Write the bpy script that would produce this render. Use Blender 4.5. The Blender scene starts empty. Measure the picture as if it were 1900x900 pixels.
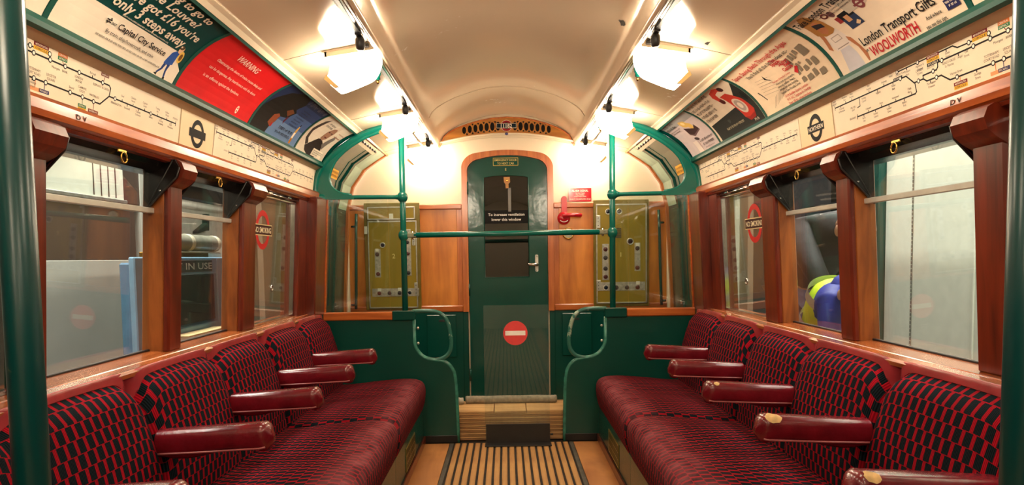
import bpy, math, random
from mathutils import Matrix, Vector
from mathutils.geometry import tessellate_polygon
random.seed(7)
SC = bpy.context.scene
COL = SC.collection
PI = math.pi

# ------------------------------------------------------------------ camera
def setup_camera():
    f_px, px, py = 1250.0, 950.0, 552.0
    pitch, yaw, roll = math.radians(3.4), math.radians(0.5), math.radians(0.8)
    fwd = Vector((math.sin(yaw) * math.cos(pitch), math.cos(yaw) * math.cos(pitch), -math.sin(pitch)))
    r = Vector((math.cos(yaw), -math.sin(yaw), 0))
    d = fwd.cross(r)
    c, s = math.cos(roll), math.sin(roll)
    r2 = r * c + d * s
    d2 = -r * s + d * c
    cam = bpy.data.cameras.new('camera')
    cam.sensor_width = 36
    cam.lens = f_px / 1900 * 36
    cam.shift_y = (py - 450) / 1900
    cam.clip_start = 0.02
    o = bpy.data.objects.new('camera', cam)
    m = Matrix.Identity(4)
    for i in range(3):
        m[i][0] = r2[i]; m[i][1] = -d2[i]; m[i][2] = -fwd[i]
    m[0][3], m[1][3], m[2][3] = -0.02, 0.0, 1.10
    o.matrix_world = m
    COL.objects.link(o)
    SC.camera = o
setup_camera()

# ------------------------------------------------------------------ world, hall lights, exposure
W = bpy.data.worlds.new('world'); SC.world = W
W.use_nodes = True
W.node_tree.nodes['Background'].inputs[0].default_value = (0.80, 0.85, 0.9, 1)
W.node_tree.nodes['Background'].inputs[1].default_value = 0.05
SC.view_settings.view_transform = 'Standard'
SC.view_settings.look = 'None'
SC.view_settings.gamma = 1.0
SC.view_settings.use_curve_mapping = False
SC.view_settings.exposure = 0.12
LAMP_POWER = 36.0        # emission of the opal shades
HALL_POWER = 330.0
def hall_light(x, y, z, sx, sy, power):
    l = bpy.data.lights.new('hall_light', 'AREA'); l.shape = 'RECTANGLE'
    l.size, l.size_y, l.energy, l.color = sx, sy, power, (1.0, 0.96, 0.88)
    o = bpy.data.objects.new('hall_light', l); o.location = (x, y, z); COL.objects.link(o)
hall_light(-2.2, 3.6, 3.4, 0.5, 5.0, HALL_POWER)
hall_light(2.05, 3.4, 3.4, 0.5, 5.0, HALL_POWER)

# ------------------------------------------------------------------ colours and materials
def lin(c):
    out = []
    for x in c[:3]:
        x = x / 255.0
        out.append(x / 12.92 if x <= 0.04045 else ((x + 0.055) / 1.055) ** 2.4)
    return (*out, 1.0)

MATS = {}
def _new(name):
    m = bpy.data.materials.new(name); m.use_nodes = True
    nt = m.node_tree
    return m, nt, nt.nodes['Principled BSDF']
def node(nt, t, **kw):
    n = nt.nodes.new(t)
    for k, v in kw.items():
        if k.startswith('i_'): n.inputs[k[2:].replace('_', ' ')].default_value = v
        else: setattr(n, k, v)
    return n
def plain(name, rgb, rough=0.5, metal=0.0, coat=0.0, var=0.12, scale=14.0, bump=0.0, bscale=60.0, spec=0.5):
    """one colour with a little procedural unevenness"""
    if name in MATS: return MATS[name]
    m, nt, b = _new(name)
    L = nt.links
    tc = node(nt, 'ShaderNodeTexCoord')
    nz = node(nt, 'ShaderNodeTexNoise', i_Scale=scale, i_Detail=5.0)
    L.new(tc.outputs['Object'], nz.inputs['Vector'])
    ramp = node(nt, 'ShaderNodeValToRGB')
    c = lin(rgb)
    lo = tuple(max(0, x * (1 - var)) for x in c[:3]) + (1,)
    hi = tuple(min(1, x * (1 + var)) for x in c[:3]) + (1,)
    ramp.color_ramp.elements[0].color = lo; ramp.color_ramp.elements[0].position = 0.3
    ramp.color_ramp.elements[1].color = hi; ramp.color_ramp.elements[1].position = 0.7
    L.new(nz.outputs['Fac'], ramp.inputs['Fac'])
    L.new(ramp.outputs['Color'], b.inputs['Base Color'])
    b.inputs['Roughness'].default_value = rough
    b.inputs['Metallic'].default_value = metal
    b.inputs['Coat Weight'].default_value = coat
    b.inputs['Coat Roughness'].default_value = 0.08
    b.inputs['Specular IOR Level'].default_value = spec
    if bump:
        n2 = node(nt, 'ShaderNodeTexNoise', i_Scale=bscale, i_Detail=4.0)
        L.new(tc.outputs['Object'], n2.inputs['Vector'])
        bp = node(nt, 'ShaderNodeBump', i_Strength=bump, i_Distance=0.01)
        L.new(n2.outputs['Fac'], bp.inputs['Height'])
        L.new(bp.outputs['Normal'], b.inputs['Normal'])
    MATS[name] = m
    return m
def ink(rgb):
    return plain('print_%d_%d_%d' % tuple(rgb), rgb, rough=0.6, var=0.05, spec=0.12)
def wood(name, dark, light, axis, rough=0.28, scale=6.0, stretch=14.0, coat=0.35):
    """grain stretched along one axis, varnished"""
    m, nt, b = _new(name); L = nt.links
    tc = node(nt, 'ShaderNodeTexCoord')
    mp = node(nt, 'ShaderNodeMapping')
    sc = [stretch * scale / 4] * 3; sc[axis] = scale / 4
    mp.inputs['Scale'].default_value = sc
    L.new(tc.outputs['Object'], mp.inputs['Vector'])
    nz = node(nt, 'ShaderNodeTexNoise', i_Scale=2.2, i_Detail=8.0, i_Distortion=0.6)
    L.new(mp.outputs['Vector'], nz.inputs['Vector'])
    big = node(nt, 'ShaderNodeTexNoise', i_Scale=3.0, i_Detail=3.0)
    L.new(tc.outputs['Object'], big.inputs['Vector'])
    mix = node(nt, 'ShaderNodeMath', operation='MULTIPLY_ADD'); mix.inputs[1].default_value = 0.45
    L.new(big.outputs['Fac'], mix.inputs[0]); 
    m2 = node(nt, 'ShaderNodeMath', operation='MULTIPLY'); m2.inputs[1].default_value = 0.65
    L.new(nz.outputs['Fac'], m2.inputs[0]); L.new(m2.outputs[0], mix.inputs[2])
    ramp = node(nt, 'ShaderNodeValToRGB')
    ramp.color_ramp.elements[0].color = lin(dark); ramp.color_ramp.elements[0].position = 0.38
    ramp.color_ramp.elements[1].color = lin(light); ramp.color_ramp.elements[1].position = 0.68
    L.new(mix.outputs[0], ramp.inputs['Fac'])
    L.new(ramp.outputs['Color'], b.inputs['Base Color'])
    b.inputs['Roughness'].default_value = rough
    b.inputs['Coat Weight'].default_value = coat
    b.inputs['Coat Roughness'].default_value = 0.12
    bp = node(nt, 'ShaderNodeBump', i_Strength=0.12, i_Distance=0.003)
    L.new(nz.outputs['Fac'], bp.inputs['Height']); L.new(bp.outputs['Normal'], b.inputs['Normal'])
    MATS[name] = m
    return m
def gloss_paint(name, rgb, rough=0.22, scuff=None, scuff_amt=0.0, bump=0.05, bscale=9.0, spec=0.5, coat=0.0):
    """enamel paint: slight orange peel, scuffs and chips with a shape of their own"""
    m, nt, b = _new(name); L = nt.links
    tc = node(nt, 'ShaderNodeTexCoord')
    n1 = node(nt, 'ShaderNodeTexNoise', i_Scale=3.0, i_Detail=6.0)
    L.new(tc.outputs['Object'], n1.inputs['Vector'])
    mixc = node(nt, 'ShaderNodeMix', data_type='RGBA')
    c = lin(rgb)
    mixc.inputs[6].default_value = tuple(x * 0.92 for x in c[:3]) + (1,)
    mixc.inputs[7].default_value = c
    L.new(n1.outputs['Fac'], mixc.inputs[0])
    col = mixc.outputs[2]
    if scuff:
        n2 = node(nt, 'ShaderNodeTexNoise', i_Scale=26.0, i_Detail=9.0, i_Roughness=0.7)
        L.new(tc.outputs['Object'], n2.inputs['Vector'])
        n3 = node(nt, 'ShaderNodeTexNoise', i_Scale=2.3, i_Detail=2.0)
        L.new(tc.outputs['Object'], n3.inputs['Vector'])
        mul = node(nt, 'ShaderNodeMath', operation='MULTIPLY')
        L.new(n2.outputs['Fac'], mul.inputs[0]); L.new(n3.outputs['Fac'], mul.inputs[1])
        rp = node(nt, 'ShaderNodeValToRGB')
        rp.color_ramp.elements[0].position = 0.405 - scuff_amt; rp.color_ramp.elements[0].color = (0, 0, 0, 1)
        rp.color_ramp.elements[1].position = 0.425 - scuff_amt; rp.color_ramp.elements[1].color = (1, 1, 1, 1)
        L.new(mul.outputs[0], rp.inputs['Fac'])
        mx = node(nt, 'ShaderNodeMix', data_type='RGBA')
        mx.inputs[7].default_value = lin(scuff)
        L.new(rp.outputs['Color'], mx.inputs[0]); L.new(col, mx.inputs[6])
        col = mx.outputs[2]
    L.new(col, b.inputs['Base Color'])
    b.inputs['Roughness'].default_value = rough
    b.inputs['Specular IOR Level'].default_value = spec
    b.inputs['Coat Weight'].default_value = coat
    n4 = node(nt, 'ShaderNodeTexNoise', i_Scale=bscale, i_Detail=2.0)
    L.new(tc.outputs['Object'], n4.inputs['Vector'])
    bp = node(nt, 'ShaderNodeBump', i_Strength=bump, i_Distance=0.02)
    L.new(n4.outputs['Fac'], bp.inputs['Height']); L.new(bp.outputs['Normal'], b.inputs['Normal'])
    MATS[name] = m
    return m
def emis(name, rgb, strength):
    m, nt, b = _new(name)
    b.inputs['Base Color'].default_value = lin(rgb)
    b.inputs['Emission Color'].default_value = lin(rgb)
    b.inputs['Emission Strength'].default_value = strength
    MATS[name] = m
    return m
def glass(name, tint=(1, 1, 1), base_refl=0.05, gain=0.9, dirt=0.03, dirt_rgb=(150, 140, 120)):
    """clear sheet: transparent with mirror reflection rising at grazing angles, plus grime"""
    m = bpy.data.materials.new(name); m.use_nodes = True
    nt = m.node_tree; nt.nodes.clear(); L = nt.links
    out = node(nt, 'ShaderNodeOutputMaterial')
    tr = node(nt, 'ShaderNodeBsdfTransparent'); tr.inputs[0].default_value = (*tint, 1)
    gl = node(nt, 'ShaderNodeBsdfGlossy'); gl.inputs['Roughness'].default_value = 0.015
    gl.inputs['Color'].default_value = (0.95, 0.95, 0.95, 1)
    lw = node(nt, 'ShaderNodeLayerWeight'); lw.inputs['Blend'].default_value = 0.5
    pw = node(nt, 'ShaderNodeMath', operation='POWER'); pw.inputs[1].default_value = 4.0
    L.new(lw.outputs['Facing'], pw.inputs[0])
    ma = node(nt, 'ShaderNodeMath', operation='MULTIPLY_ADD', use_clamp=True)
    ma.inputs[1].default_value = gain; ma.inputs[2].default_value = base_refl
    L.new(pw.outputs[0], ma.inputs[0])
    mx = node(nt, 'ShaderNodeMixShader')
    L.new(ma.outputs[0], mx.inputs[0]); L.new(tr.outputs[0], mx.inputs[1]); L.new(gl.outputs[0], mx.inputs[2])
    df = node(nt, 'ShaderNodeBsdfDiffuse'); df.inputs[0].default_value = lin(dirt_rgb)
    tc = node(nt, 'ShaderNodeTexCoord')
    nz = node(nt, 'ShaderNodeTexNoise', i_Scale=7.0, i_Detail=9.0, i_Roughness=0.7)
    L.new(tc.outputs['Object'], nz.inputs['Vector'])
    dm = node(nt, 'ShaderNodeMath', operation='MULTIPLY'); dm.inputs[1].default_value = dirt * 2
    L.new(nz.outputs['Fac'], dm.inputs[0])
    mx2 = node(nt, 'ShaderNodeMixShader')
    L.new(dm.outputs[0], mx2.inputs[0]); L.new(mx.outputs[0], mx2.inputs[1]); L.new(df.outputs[0], mx2.inputs[2])
    L.new(mx2.outputs[0], out.inputs[0])
    MATS[name] = m
    return m
def moquette(name):
    """woven check: dark ribbed blocks stepping half a block each row on red, worn along the seat front"""
    m, nt, b = _new(name); L = nt.links
    uv = node(nt, 'ShaderNodeUVMap')
    sep = node(nt, 'ShaderNodeSeparateXYZ'); L.new(uv.outputs['UV'], sep.inputs[0])
    def M(op, a, bb=None, c=None):
        n = node(nt, 'ShaderNodeMath', operation=op)
        for i, x in enumerate((a, bb, c)):
            if x is None: continue
            if isinstance(x, (int, float)): n.inputs[i].default_value = x
            else: L.new(x, n.inputs[i])
        return n.outputs[0]
    tc = node(nt, 'ShaderNodeTexCoord')
    wob = node(nt, 'ShaderNodeTexNoise', i_Scale=5.0, i_Detail=1.0); L.new(tc.outputs['Object'], wob.inputs['Vector'])
    u = M('MULTIPLY_ADD', wob.outputs['Fac'], 0.006, sep.outputs[0])
    v = M('MULTIPLY_ADD', wob.outputs['Color'], 0.004, sep.outputs[1])
    vr = M('DIVIDE', v, 0.035)
    row = M('FLOOR', vr)
    x = M('MULTIPLY_ADD', row, 0.58, M('DIVIDE', u, 0.034))
    fx = M('FRACT', x); fy = M('FRACT', vr)
    dark = M('MULTIPLY', M('LESS_THAN', fx, 0.67), M('GREATER_THAN', fy, 0.05))
    rib = M('SINE', M('MULTIPLY', u, 2 * PI / 0.0042))
    ribf = M('MULTIPLY_ADD', rib, 0.5, 0.5)
    cd = node(nt, 'ShaderNodeMix', data_type='RGBA')
    cd.inputs[6].default_value = lin((5, 9, 12)); cd.inputs[7].default_value = lin((24, 34, 40))
    L.new(ribf, cd.inputs[0])
    cr = node(nt, 'ShaderNodeMix', data_type='RGBA')
    cr.inputs[6].default_value = lin((112, 6, 18)); cr.inputs[7].default_value = lin((160, 16, 34))
    L.new(ribf, cr.inputs[0])
    cm = node(nt, 'ShaderNodeMix', data_type='RGBA')
    L.new(dark, cm.inputs[0]); L.new(cr.outputs[2], cm.inputs[6]); L.new(cd.outputs[2], cm.inputs[7])
    # wear, kept in the second uv layer's first channel (0 new .. 1 threadbare)
    uw = node(nt, 'ShaderNodeUVMap', uv_map='wear')
    sw = node(nt, 'ShaderNodeSeparateXYZ'); L.new(uw.outputs['UV'], sw.inputs[0])
    nz = node(nt, 'ShaderNodeTexNoise', i_Scale=16.0, i_Detail=6.0); L.new(tc.outputs['Object'], nz.inputs['Vector'])
    wf = M('MULTIPLY', sw.outputs[0], M('MULTIPLY', M('SUBTRACT', nz.outputs['Fac'], 0.22), 1.7))
    wfc = node(nt, 'ShaderNodeClamp'); L.new(wf, wfc.inputs[0]); wfc.inputs['Max'].default_value = 0.75
    cw = node(nt, 'ShaderNodeMix', data_type='RGBA')
    cw.inputs[7].default_value = lin((150, 84, 90))
    L.new(wfc.outputs[0], cw.inputs[0]); L.new(cm.outputs[2], cw.inputs[6])
    L.new(cw.outputs[2], b.inputs['Base Color'])
    b.inputs['Roughness'].default_value = 0.9
    b.inputs['Specular IOR Level'].default_value = 0.08
    b.inputs['Sheen Weight'].default_value = 0.0
    b.inputs['Sheen Roughness'].default_value = 0.4
    bp = node(nt, 'ShaderNodeBump', i_Strength=0.35, i_Distance=0.002)
    hgt = M('MULTIPLY_ADD', dark, 0.6, M('MULTIPLY', ribf, 0.4))
    L.new(hgt, bp.inputs['Height']); L.new(bp.outputs['Normal'], b.inputs['Normal'])
    MATS[name] = m
    return m

CREAM = gloss_paint('cream_enamel', (222, 200, 172), rough=0.10, scuff=(246, 238, 226), scuff_amt=0.0, bump=0.035, bscale=7.0)
CREAMW = gloss_paint('cream_wall_enamel', (240, 224, 196), rough=0.3, bump=0.03)
GREEN = gloss_paint('green_enamel', (3, 68, 59), rough=0.13, scuff=(60, 120, 105), scuff_amt=-0.035, bump=0.05, bscale=14)
GREEND = gloss_paint('green_panel_enamel', (5, 68, 58), rough=0.24, scuff=(40, 96, 84), scuff_amt=-0.035, bump=0.06, bscale=11)
GREENT = gloss_paint('green_casting_enamel', (4, 98, 86), rough=0.2, scuff=(140, 190, 175), scuff_amt=-0.05, bump=0.05, bscale=20)
GREENR = gloss_paint('green_rail_enamel', (4, 78, 68), rough=0.42, bump=0.03, spec=0.3)
GREENP = plain('pale_green_enamel', (150, 178, 160), rough=0.3)
CORNICE = wood('cornice_oak', (128, 52, 14), (186, 92, 32), 1, scale=7)
PILLAR = wood('pillar_mahogany', (64, 16, 8), (116, 40, 18), 2, scale=7, stretch=9)
REVEAL = wood('reveal_oak', (96, 46, 18), (156, 88, 38), 2, scale=9, stretch=7)
SILL = wood('sill_oak', (108, 48, 20), (172, 92, 44), 1, scale=6, rough=0.22)
DADO = wood('dado_walnut', (166, 88, 26), (222, 138, 54), 2, scale=3.2, stretch=7, rough=0.32)
DADORAIL = wood('dado_rail_oak', (146, 68, 22), (190, 104, 44), 0, scale=5)
FRAMEW = wood('door_frame_oak', (158, 76, 28), (202, 116, 54), 2, scale=5)
SLATW = wood('slat_maple', (150, 104, 58), (206, 158, 98), 1, scale=5, rough=0.5, coat=0.0)
BOARDW = wood('edge_board_maple', (150, 92, 48), (204, 142, 84), 1, scale=3, rough=0.5, coat=0.0, stretch=5)
PLY = wood('plywood', (150, 108, 62), (214, 170, 112), 0, scale=4, rough=0.6, coat=0.0)
PLYD = wood('plywood_dark', (112, 76, 42), (176, 130, 80), 0, scale=4, rough=0.6, coat=0.0)
LEATHER = plain('maroon_leather', (104, 16, 26), rough=0.24, var=0.22, scale=22, bump=0.12, bscale=70, coat=0.25)
LEATHERL = plain('faded_maroon_leather', (146, 44, 50), rough=0.27, var=0.16, scale=12, bump=0.1, bscale=40, coat=0.2)  # lighter maroon for the seat yokes
PIPING = plain('pale_piping', (158, 84, 84), rough=0.3)
PATCH = plain('bare_canvas', (214, 176, 120), rough=0.8, var=0.2, scale=60)
CHROME = plain('chrome', (205, 205, 205), rough=0.12, metal=1.0, var=0.1, scale=30)
ALU = plain('aluminium', (190, 188, 178), rough=0.35, metal=0.75, var=0.2, scale=30)
BRASS = plain('brass', (190, 150, 70), rough=0.25, metal=1.0)
BLACK = plain('black_rubber', (14, 14, 15), rough=0.45)
BLACKG = plain('black_gloss', (16, 12, 11), rough=0.18, var=0.4, scale=20)
BLACKM = plain('black_metal', (34, 31, 29), rough=0.45, var=0.25)
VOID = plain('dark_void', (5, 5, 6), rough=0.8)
OLIVE = gloss_paint('olive_enamel', (146, 124, 42), rough=0.2, scuff=(196, 184, 130), scuff_amt=-0.02, bump=0.06, bscale=16)
OLIVED = plain('olive_frame', (116, 100, 36), rough=0.3)
RED = plain('signal_red', (190, 12, 34), rough=0.16, coat=0.5, var=0.06)
REDFADE = plain('translucent_red_strip', (196, 52, 54), rough=0.3)
OPAL = emis('opal_lit_glass', (255, 236, 208), LAMP_POWER)
OPALRIM = plain('opal_rim', (238, 206, 140), rough=0.3)
PANE = glass('window_glass', tint=(0.90, 0.92, 0.90), base_refl=0.055, gain=0.75, dirt=0.03)
PANEF = glass('dusty_window_glass', tint=(0.80, 0.80, 0.75), base_refl=0.07, gain=0.8, dirt=0.07)
PANES = glass('screen_glass', tint=(0.88, 0.94, 0.91), base_refl=0.05, gain=0.7, dirt=0.008)
PANED = glass('door_glass', tint=(0.55, 0.58, 0.56), base_refl=0.10, gain=0.7, dirt=0.02)
ACRYL = glass('acrylic', tint=(0.93, 0.96, 0.95), base_refl=0.02, gain=0.7, dirt=0.03, dirt_rgb=(190, 200, 195))
MOQ = moquette('moquette')
FILL = plain('groove_filler', (38, 30, 24), rough=0.8, var=0.4, scale=40)
STRIPM = plain('worn_floor_metal', (92, 88, 80), rough=0.5, metal=0.3, var=0.35, scale=18)
PAPER = plain('cream_card', (238, 222, 196), rough=0.55, var=0.03, spec=0.15)
PAPERY = plain('aged_card', (232, 210, 172), rough=0.55, var=0.03, spec=0.15)

# ------------------------------------------------------------------ mesh helpers
class MB:
    """collects shapes; build() links them as ONE mesh object"""
    def __init__(s, mats=None):
        s.v = []; s.f = []; s.sm = []; s.mi = []; s.uv = None; s.wear = None
        s.mats = []
    def slot(s, mat):
        if mat not in s.mats: s.mats.append(mat)
        return s.mats.index(mat)
    def add(s, vs, fs, smooth=False, mat=None):
        k = len(s.v); mi = s.slot(mat) if mat else 0
        s.v += [tuple(p) for p in vs]
        for f in fs:
            s.f.append(tuple(i + k for i in f)); s.sm.append(smooth); s.mi.append(mi)
        return s
    def box(s, lo, hi, c=0.002, mat=None, fn=None):
        """box with chamfered edges"""
        lo = list(lo); hi = list(hi)
        for i in range(3):
            if lo[i] > hi[i]: lo[i], hi[i] = hi[i], lo[i]
        c = min(c, 0.45 * min(hi[i] - lo[i] for i in range(3)))
        vs = []; idx = {}
        for a in (0, 1):
            for b in (0, 1):
                for d in (0, 1):
                    base = [(lo, hi)[a][0], (lo, hi)[b][1], (lo, hi)[d][2]]
                    sg = [1 - 2 * a, 1 - 2 * b, 1 - 2 * d]
                    for ax in range(3):      # vertex on the face normal to ax
                        p = base[:]
                        for o in range(3):
                            if o != ax: p[o] += sg[o] * c
                        idx[(a, b, d, ax)] = len(vs); vs.append(p)
        fs = []
        for ax in range(3):
            o1, o2 = [i for i in range(3) if i != ax]
            for side in (0, 1):
                q = []
                for (p1, p2) in ((0, 0), (1, 0), (1, 1), (0, 1)):
                    k = [0, 0, 0]; k[ax] = side; k[o1] = p1; k[o2] = p2
                    q.append(idx[(*k, ax)])
                fs.append(q if (side == 1) == (ax != 1) else q[::-1])
        for ax in range(3):                  # edges parallel to ax
            o1, o2 = [i for i in range(3) if i != ax]
            for p1 in (0, 1):
                for p2 in (0, 1):
                    k0 = [0, 0, 0]; k0[o1] = p1; k0[o2] = p2
                    k1 = k0[:]; k1[ax] = 1
                    fs.append([idx[(*k0, o1)], idx[(*k1, o1)], idx[(*k1, o2)], idx[(*k0, o2)]])
        for a in (0, 1):
            for b in (0, 1):
                for d in (0, 1): fs.append([idx[(a, b, d, 0)], idx[(a, b, d, 1)], idx[(a, b, d, 2)]])
        if fn: vs = [fn(p) for p in vs]
        return s.add(vs, fs, False, mat)
    def tube(s, pts, r, n=12, mat=None, cap=True, flat=None):
        P = [Vector(p) for p in pts]; m = len(P)
        R = r if isinstance(r, (list, tuple)) else [r] * m
        t = []
        for i in range(m):
            a = P[max(0, i - 1)]; b = P[min(m - 1, i + 1)]
            t.append((b - a).normalized())
        up = Vector((0, 0, 1)) if abs(t[0].z) < 0.9 else Vector((0, 1, 0))
        nrm = t[0].cross(up).normalized()
        vs = []; fs = []
        for i in range(m):
            nrm = (nrm - t[i] * nrm.dot(t[i])).normalized()
            bi = t[i].cross(nrm)
            for k in range(n):
                a = 2 * PI * k / n
                e = (1, 1) if not flat else flat
                vs.append(P[i] + (nrm * math.cos(a) * e[0] + bi * math.sin(a) * e[1]) * R[i])
        for i in range(m - 1):
            for k in range(n):
                fs.append((i * n + k, i * n + (k + 1) % n, (i + 1) * n + (k + 1) % n, (i + 1) * n + k))
        s.add(vs, fs, True, mat)
        if cap:
            k = len(s.v) - len(vs)
            mi = s.slot(mat) if mat else 0
            s.f.append(tuple(k + i for i in range(n))[::-1]); s.sm.append(False); s.mi.append(mi)
            s.f.append(tuple(k + (m - 1) * n + i for i in range(n))); s.sm.append(False); s.mi.append(mi)
        return s
    def lathe(s, org, ax, prof, n=20, mat=None, smooth=True):
        ax = Vector(ax).normalized(); org = Vector(org)
        u = ax.orthogonal().normalized(); w = ax.cross(u)
        vs = []; fs = []
        for (r, h) in prof:
            for k in range(n):
                a = 2 * PI * k / n
                vs.append(org + ax * h + (u * math.cos(a) + w * math.sin(a)) * r)
        for i in range(len(prof) - 1):
            for k in range(n):
                fs.append((i * n + k, i * n + (k + 1) % n, (i + 1) * n + (k + 1) % n, (i + 1) * n + k))
        fs.append(tuple(range(n))[::-1]); fs.append(tuple((len(prof) - 1) * n + k for k in range(n)))
        return s.add(vs, fs, smooth, mat)
    def ball(s, c, r, mat=None, n=16, m=10, sx=(1, 1, 1)):
        vs = []; fs = []
        for i in range(m + 1):
            th = PI * i / m
            for k in range(n):
                a = 2 * PI * k / n
                vs.append((c[0] + r * sx[0] * math.sin(th) * math.cos(a), c[1] + r * sx[1] * math.sin(th) * math.sin(a), c[2] + r * sx[2] * math.cos(th)))
        for i in range(m):
            for k in range(n):
                fs.append((i * n + k, (i + 1) * n + k, (i + 1) * n + (k + 1) % n, i * n + (k + 1) % n))
        return s.add(vs, fs, True, mat)
    def prism(s, outline, fn, w0, w1, mat=None, holes=()):
        """a plate: 2-D outline (with holes) given depth from w0 to w1 through fn(a, b, w)"""
        loops = [list(outline)] + [list(h) for h in holes]
        flat = [p for l in loops for p in l]
        tri = tessellate_polygon([[Vector((p[0], p[1], 0)) for p in l] for l in loops])
        n = len(flat)
        vs = [fn(p[0], p[1], w0) for p in flat] + [fn(p[0], p[1], w1) for p in flat]
        fs = [tuple(t) for t in tri] + [tuple(i + n for i in t[::-1]) for t in tri]
        k = 0
        for l in loops:
            m = len(l)
            for i in range(m):
                a = k + i; b = k + (i + 1) % m
                fs.append((a, b, b + n, a + n))
            k += m
        return s.add(vs, fs, False, mat)
    def sheet(s, outline, fn, w, mat=None, holes=()):
        """flat print: one face set, no depth"""
        loops = [list(outline)] + [list(h) for h in holes]
        flat = [p for l in loops for p in l]
        tri = tessellate_polygon([[Vector((p[0], p[1], 0)) for p in l] for l in loops])
        return s.add([fn(p[0], p[1], w) for p in flat], [tuple(t) for t in tri], False, mat)
    def sweep(s, prof, y0, y1, side=1, mat=None, ny=1, closed=True, smooth=False):
        """XZ profile drawn along the car, mirrored for side = -1"""
        vs = []; n = len(prof); fs = []
        for j in range(ny + 1):
            y = y0 + (y1 - y0) * j / ny
            vs += [(side * x, y, z) for x, z in prof]
        m = n if closed else n - 1
        for j in range(ny):
            for i in range(m):
                fs.append((j * n + i, j * n + (i + 1) % n, (j + 1) * n + (i + 1) % n, (j + 1) * n + i))
        s.add(vs, fs, smooth, mat)
        if closed:
            tri = tessellate_polygon([[Vector((x, z, 0)) for x, z in prof]])
            s.add(vs[:n] + vs[-n:], [tuple(t) for t in tri] + [tuple(i + n for i in t[::-1]) for t in tri], False, mat)
        return s
    def grid(s, fn, nu, nv, mat=None, smooth=True, uvf=None, wearf=None):
        vs = []; fs = []
        if uvf and s.uv is None: s.uv = {}; s.wear = {}
        k = len(s.v)
        for i in range(nu + 1):
            for j in range(nv + 1):
                u, v = i / nu, j / nv
                if uvf:
                    s.uv[k + len(vs)] = uvf(u, v); s.wear[k + len(vs)] = (wearf(u, v) if wearf else 0.0, 0.0)
                vs.append(fn(u, v))
        for i in range(nu):
            for j in range(nv):
                a = i * (nv + 1) + j
                fs.append((a, a + nv + 1, a + nv + 2, a + 1))
        return s.add(vs, fs, smooth, mat)

def set_tags(o, label=None, cat=None, group=None, kind=None):
    if label: o['label'] = label
    if cat: o['category'] = cat
    if group: o['group'] = group
    if kind: o['kind'] = kind
    return o
def mk(name, mb, mat=None, parent=None, label=None, cat=None, group=None, kind=None):
    me = bpy.data.meshes.new(name)
    me.from_pydata(mb.v, [], mb.f)
    mats = mb.mats if mb.mats else [mat]
    for m in mats: me.materials.append(m)
    me.polygons.foreach_set('use_smooth', mb.sm)
    if mb.mats: me.polygons.foreach_set('material_index', mb.mi)
    if mb.uv is not None:
        l1 = me.uv_layers.new(name='UVMap'); l2 = me.uv_layers.new(name='wear')
        for lp in me.loops:
            l1.data[lp.index].uv = mb.uv.get(lp.vertex_index, (0, 0)); l2.data[lp.index].uv = mb.wear.get(lp.vertex_index, (0, 0))
        me.uv_layers.active_index = 0
        l1.active_render = True
    me.validate(clean_customdata=False)
    o = bpy.data.objects.new(name, me)
    COL.objects.link(o)
    if parent: o.parent = parent
    return set_tags(o, label, cat, group, kind)
def root(name, label=None, cat=None, group=None, kind=None):
    o = bpy.data.objects.new(name, None)
    o.empty_display_size = 0.05
    COL.objects.link(o)
    return set_tags(o, label, cat, group, kind)
def boxpart(name, lo, hi, mat, parent, c=0.002, fn=None, **kw):
    return mk(name, MB().box(lo, hi, c, fn=fn), mat, parent, **kw)
def arc(cx, cy, r, a0, a1, n=8, ry=None):
    ry = ry or r
    return [(cx + r * math.cos(math.radians(a0 + (a1 - a0) * i / n)), cy + ry * math.sin(math.radians(a0 + (a1 - a0) * i / n))) for i in range(n + 1)]
def circ(cx, cy, r, n=24, ry=None):
    return arc(cx, cy, r, 0, 360 - 360 / n, n - 1, ry)
def rect(x0, y0, x1, y1): return [(x0, y0), (x1, y0), (x1, y1), (x0, y1)]
def rrect(x0, y0, x1, y1, r, n=4):
    return arc(x1 - r, y1 - r, r, 0, 90, n) + arc(x0 + r, y1 - r, r, 90, 180, n) + arc(x0 + r, y0 + r, r, 180, 270, n) + arc(x1 - r, y0 + r, r, 270, 360, n)
def smooth_path(pts, k=6):
    """Catmull-Rom through points"""
    P = [Vector(p) for p in pts]; out = []
    for i in range(len(P) - 1):
        p0 = P[max(0, i - 1)]; p1 = P[i]; p2 = P[i + 1]; p3 = P[min(len(P) - 1, i + 2)]
        for j in range(k):
            t = j / k
            out.append(0.5 * ((2 * p1) + (p2 - p0) * t + (2 * p0 - 5 * p1 + 4 * p2 - p3) * t * t + (3 * p1 - p0 - 3 * p2 + p3) * t ** 3))
    out.append(P[-1]); return out

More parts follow.
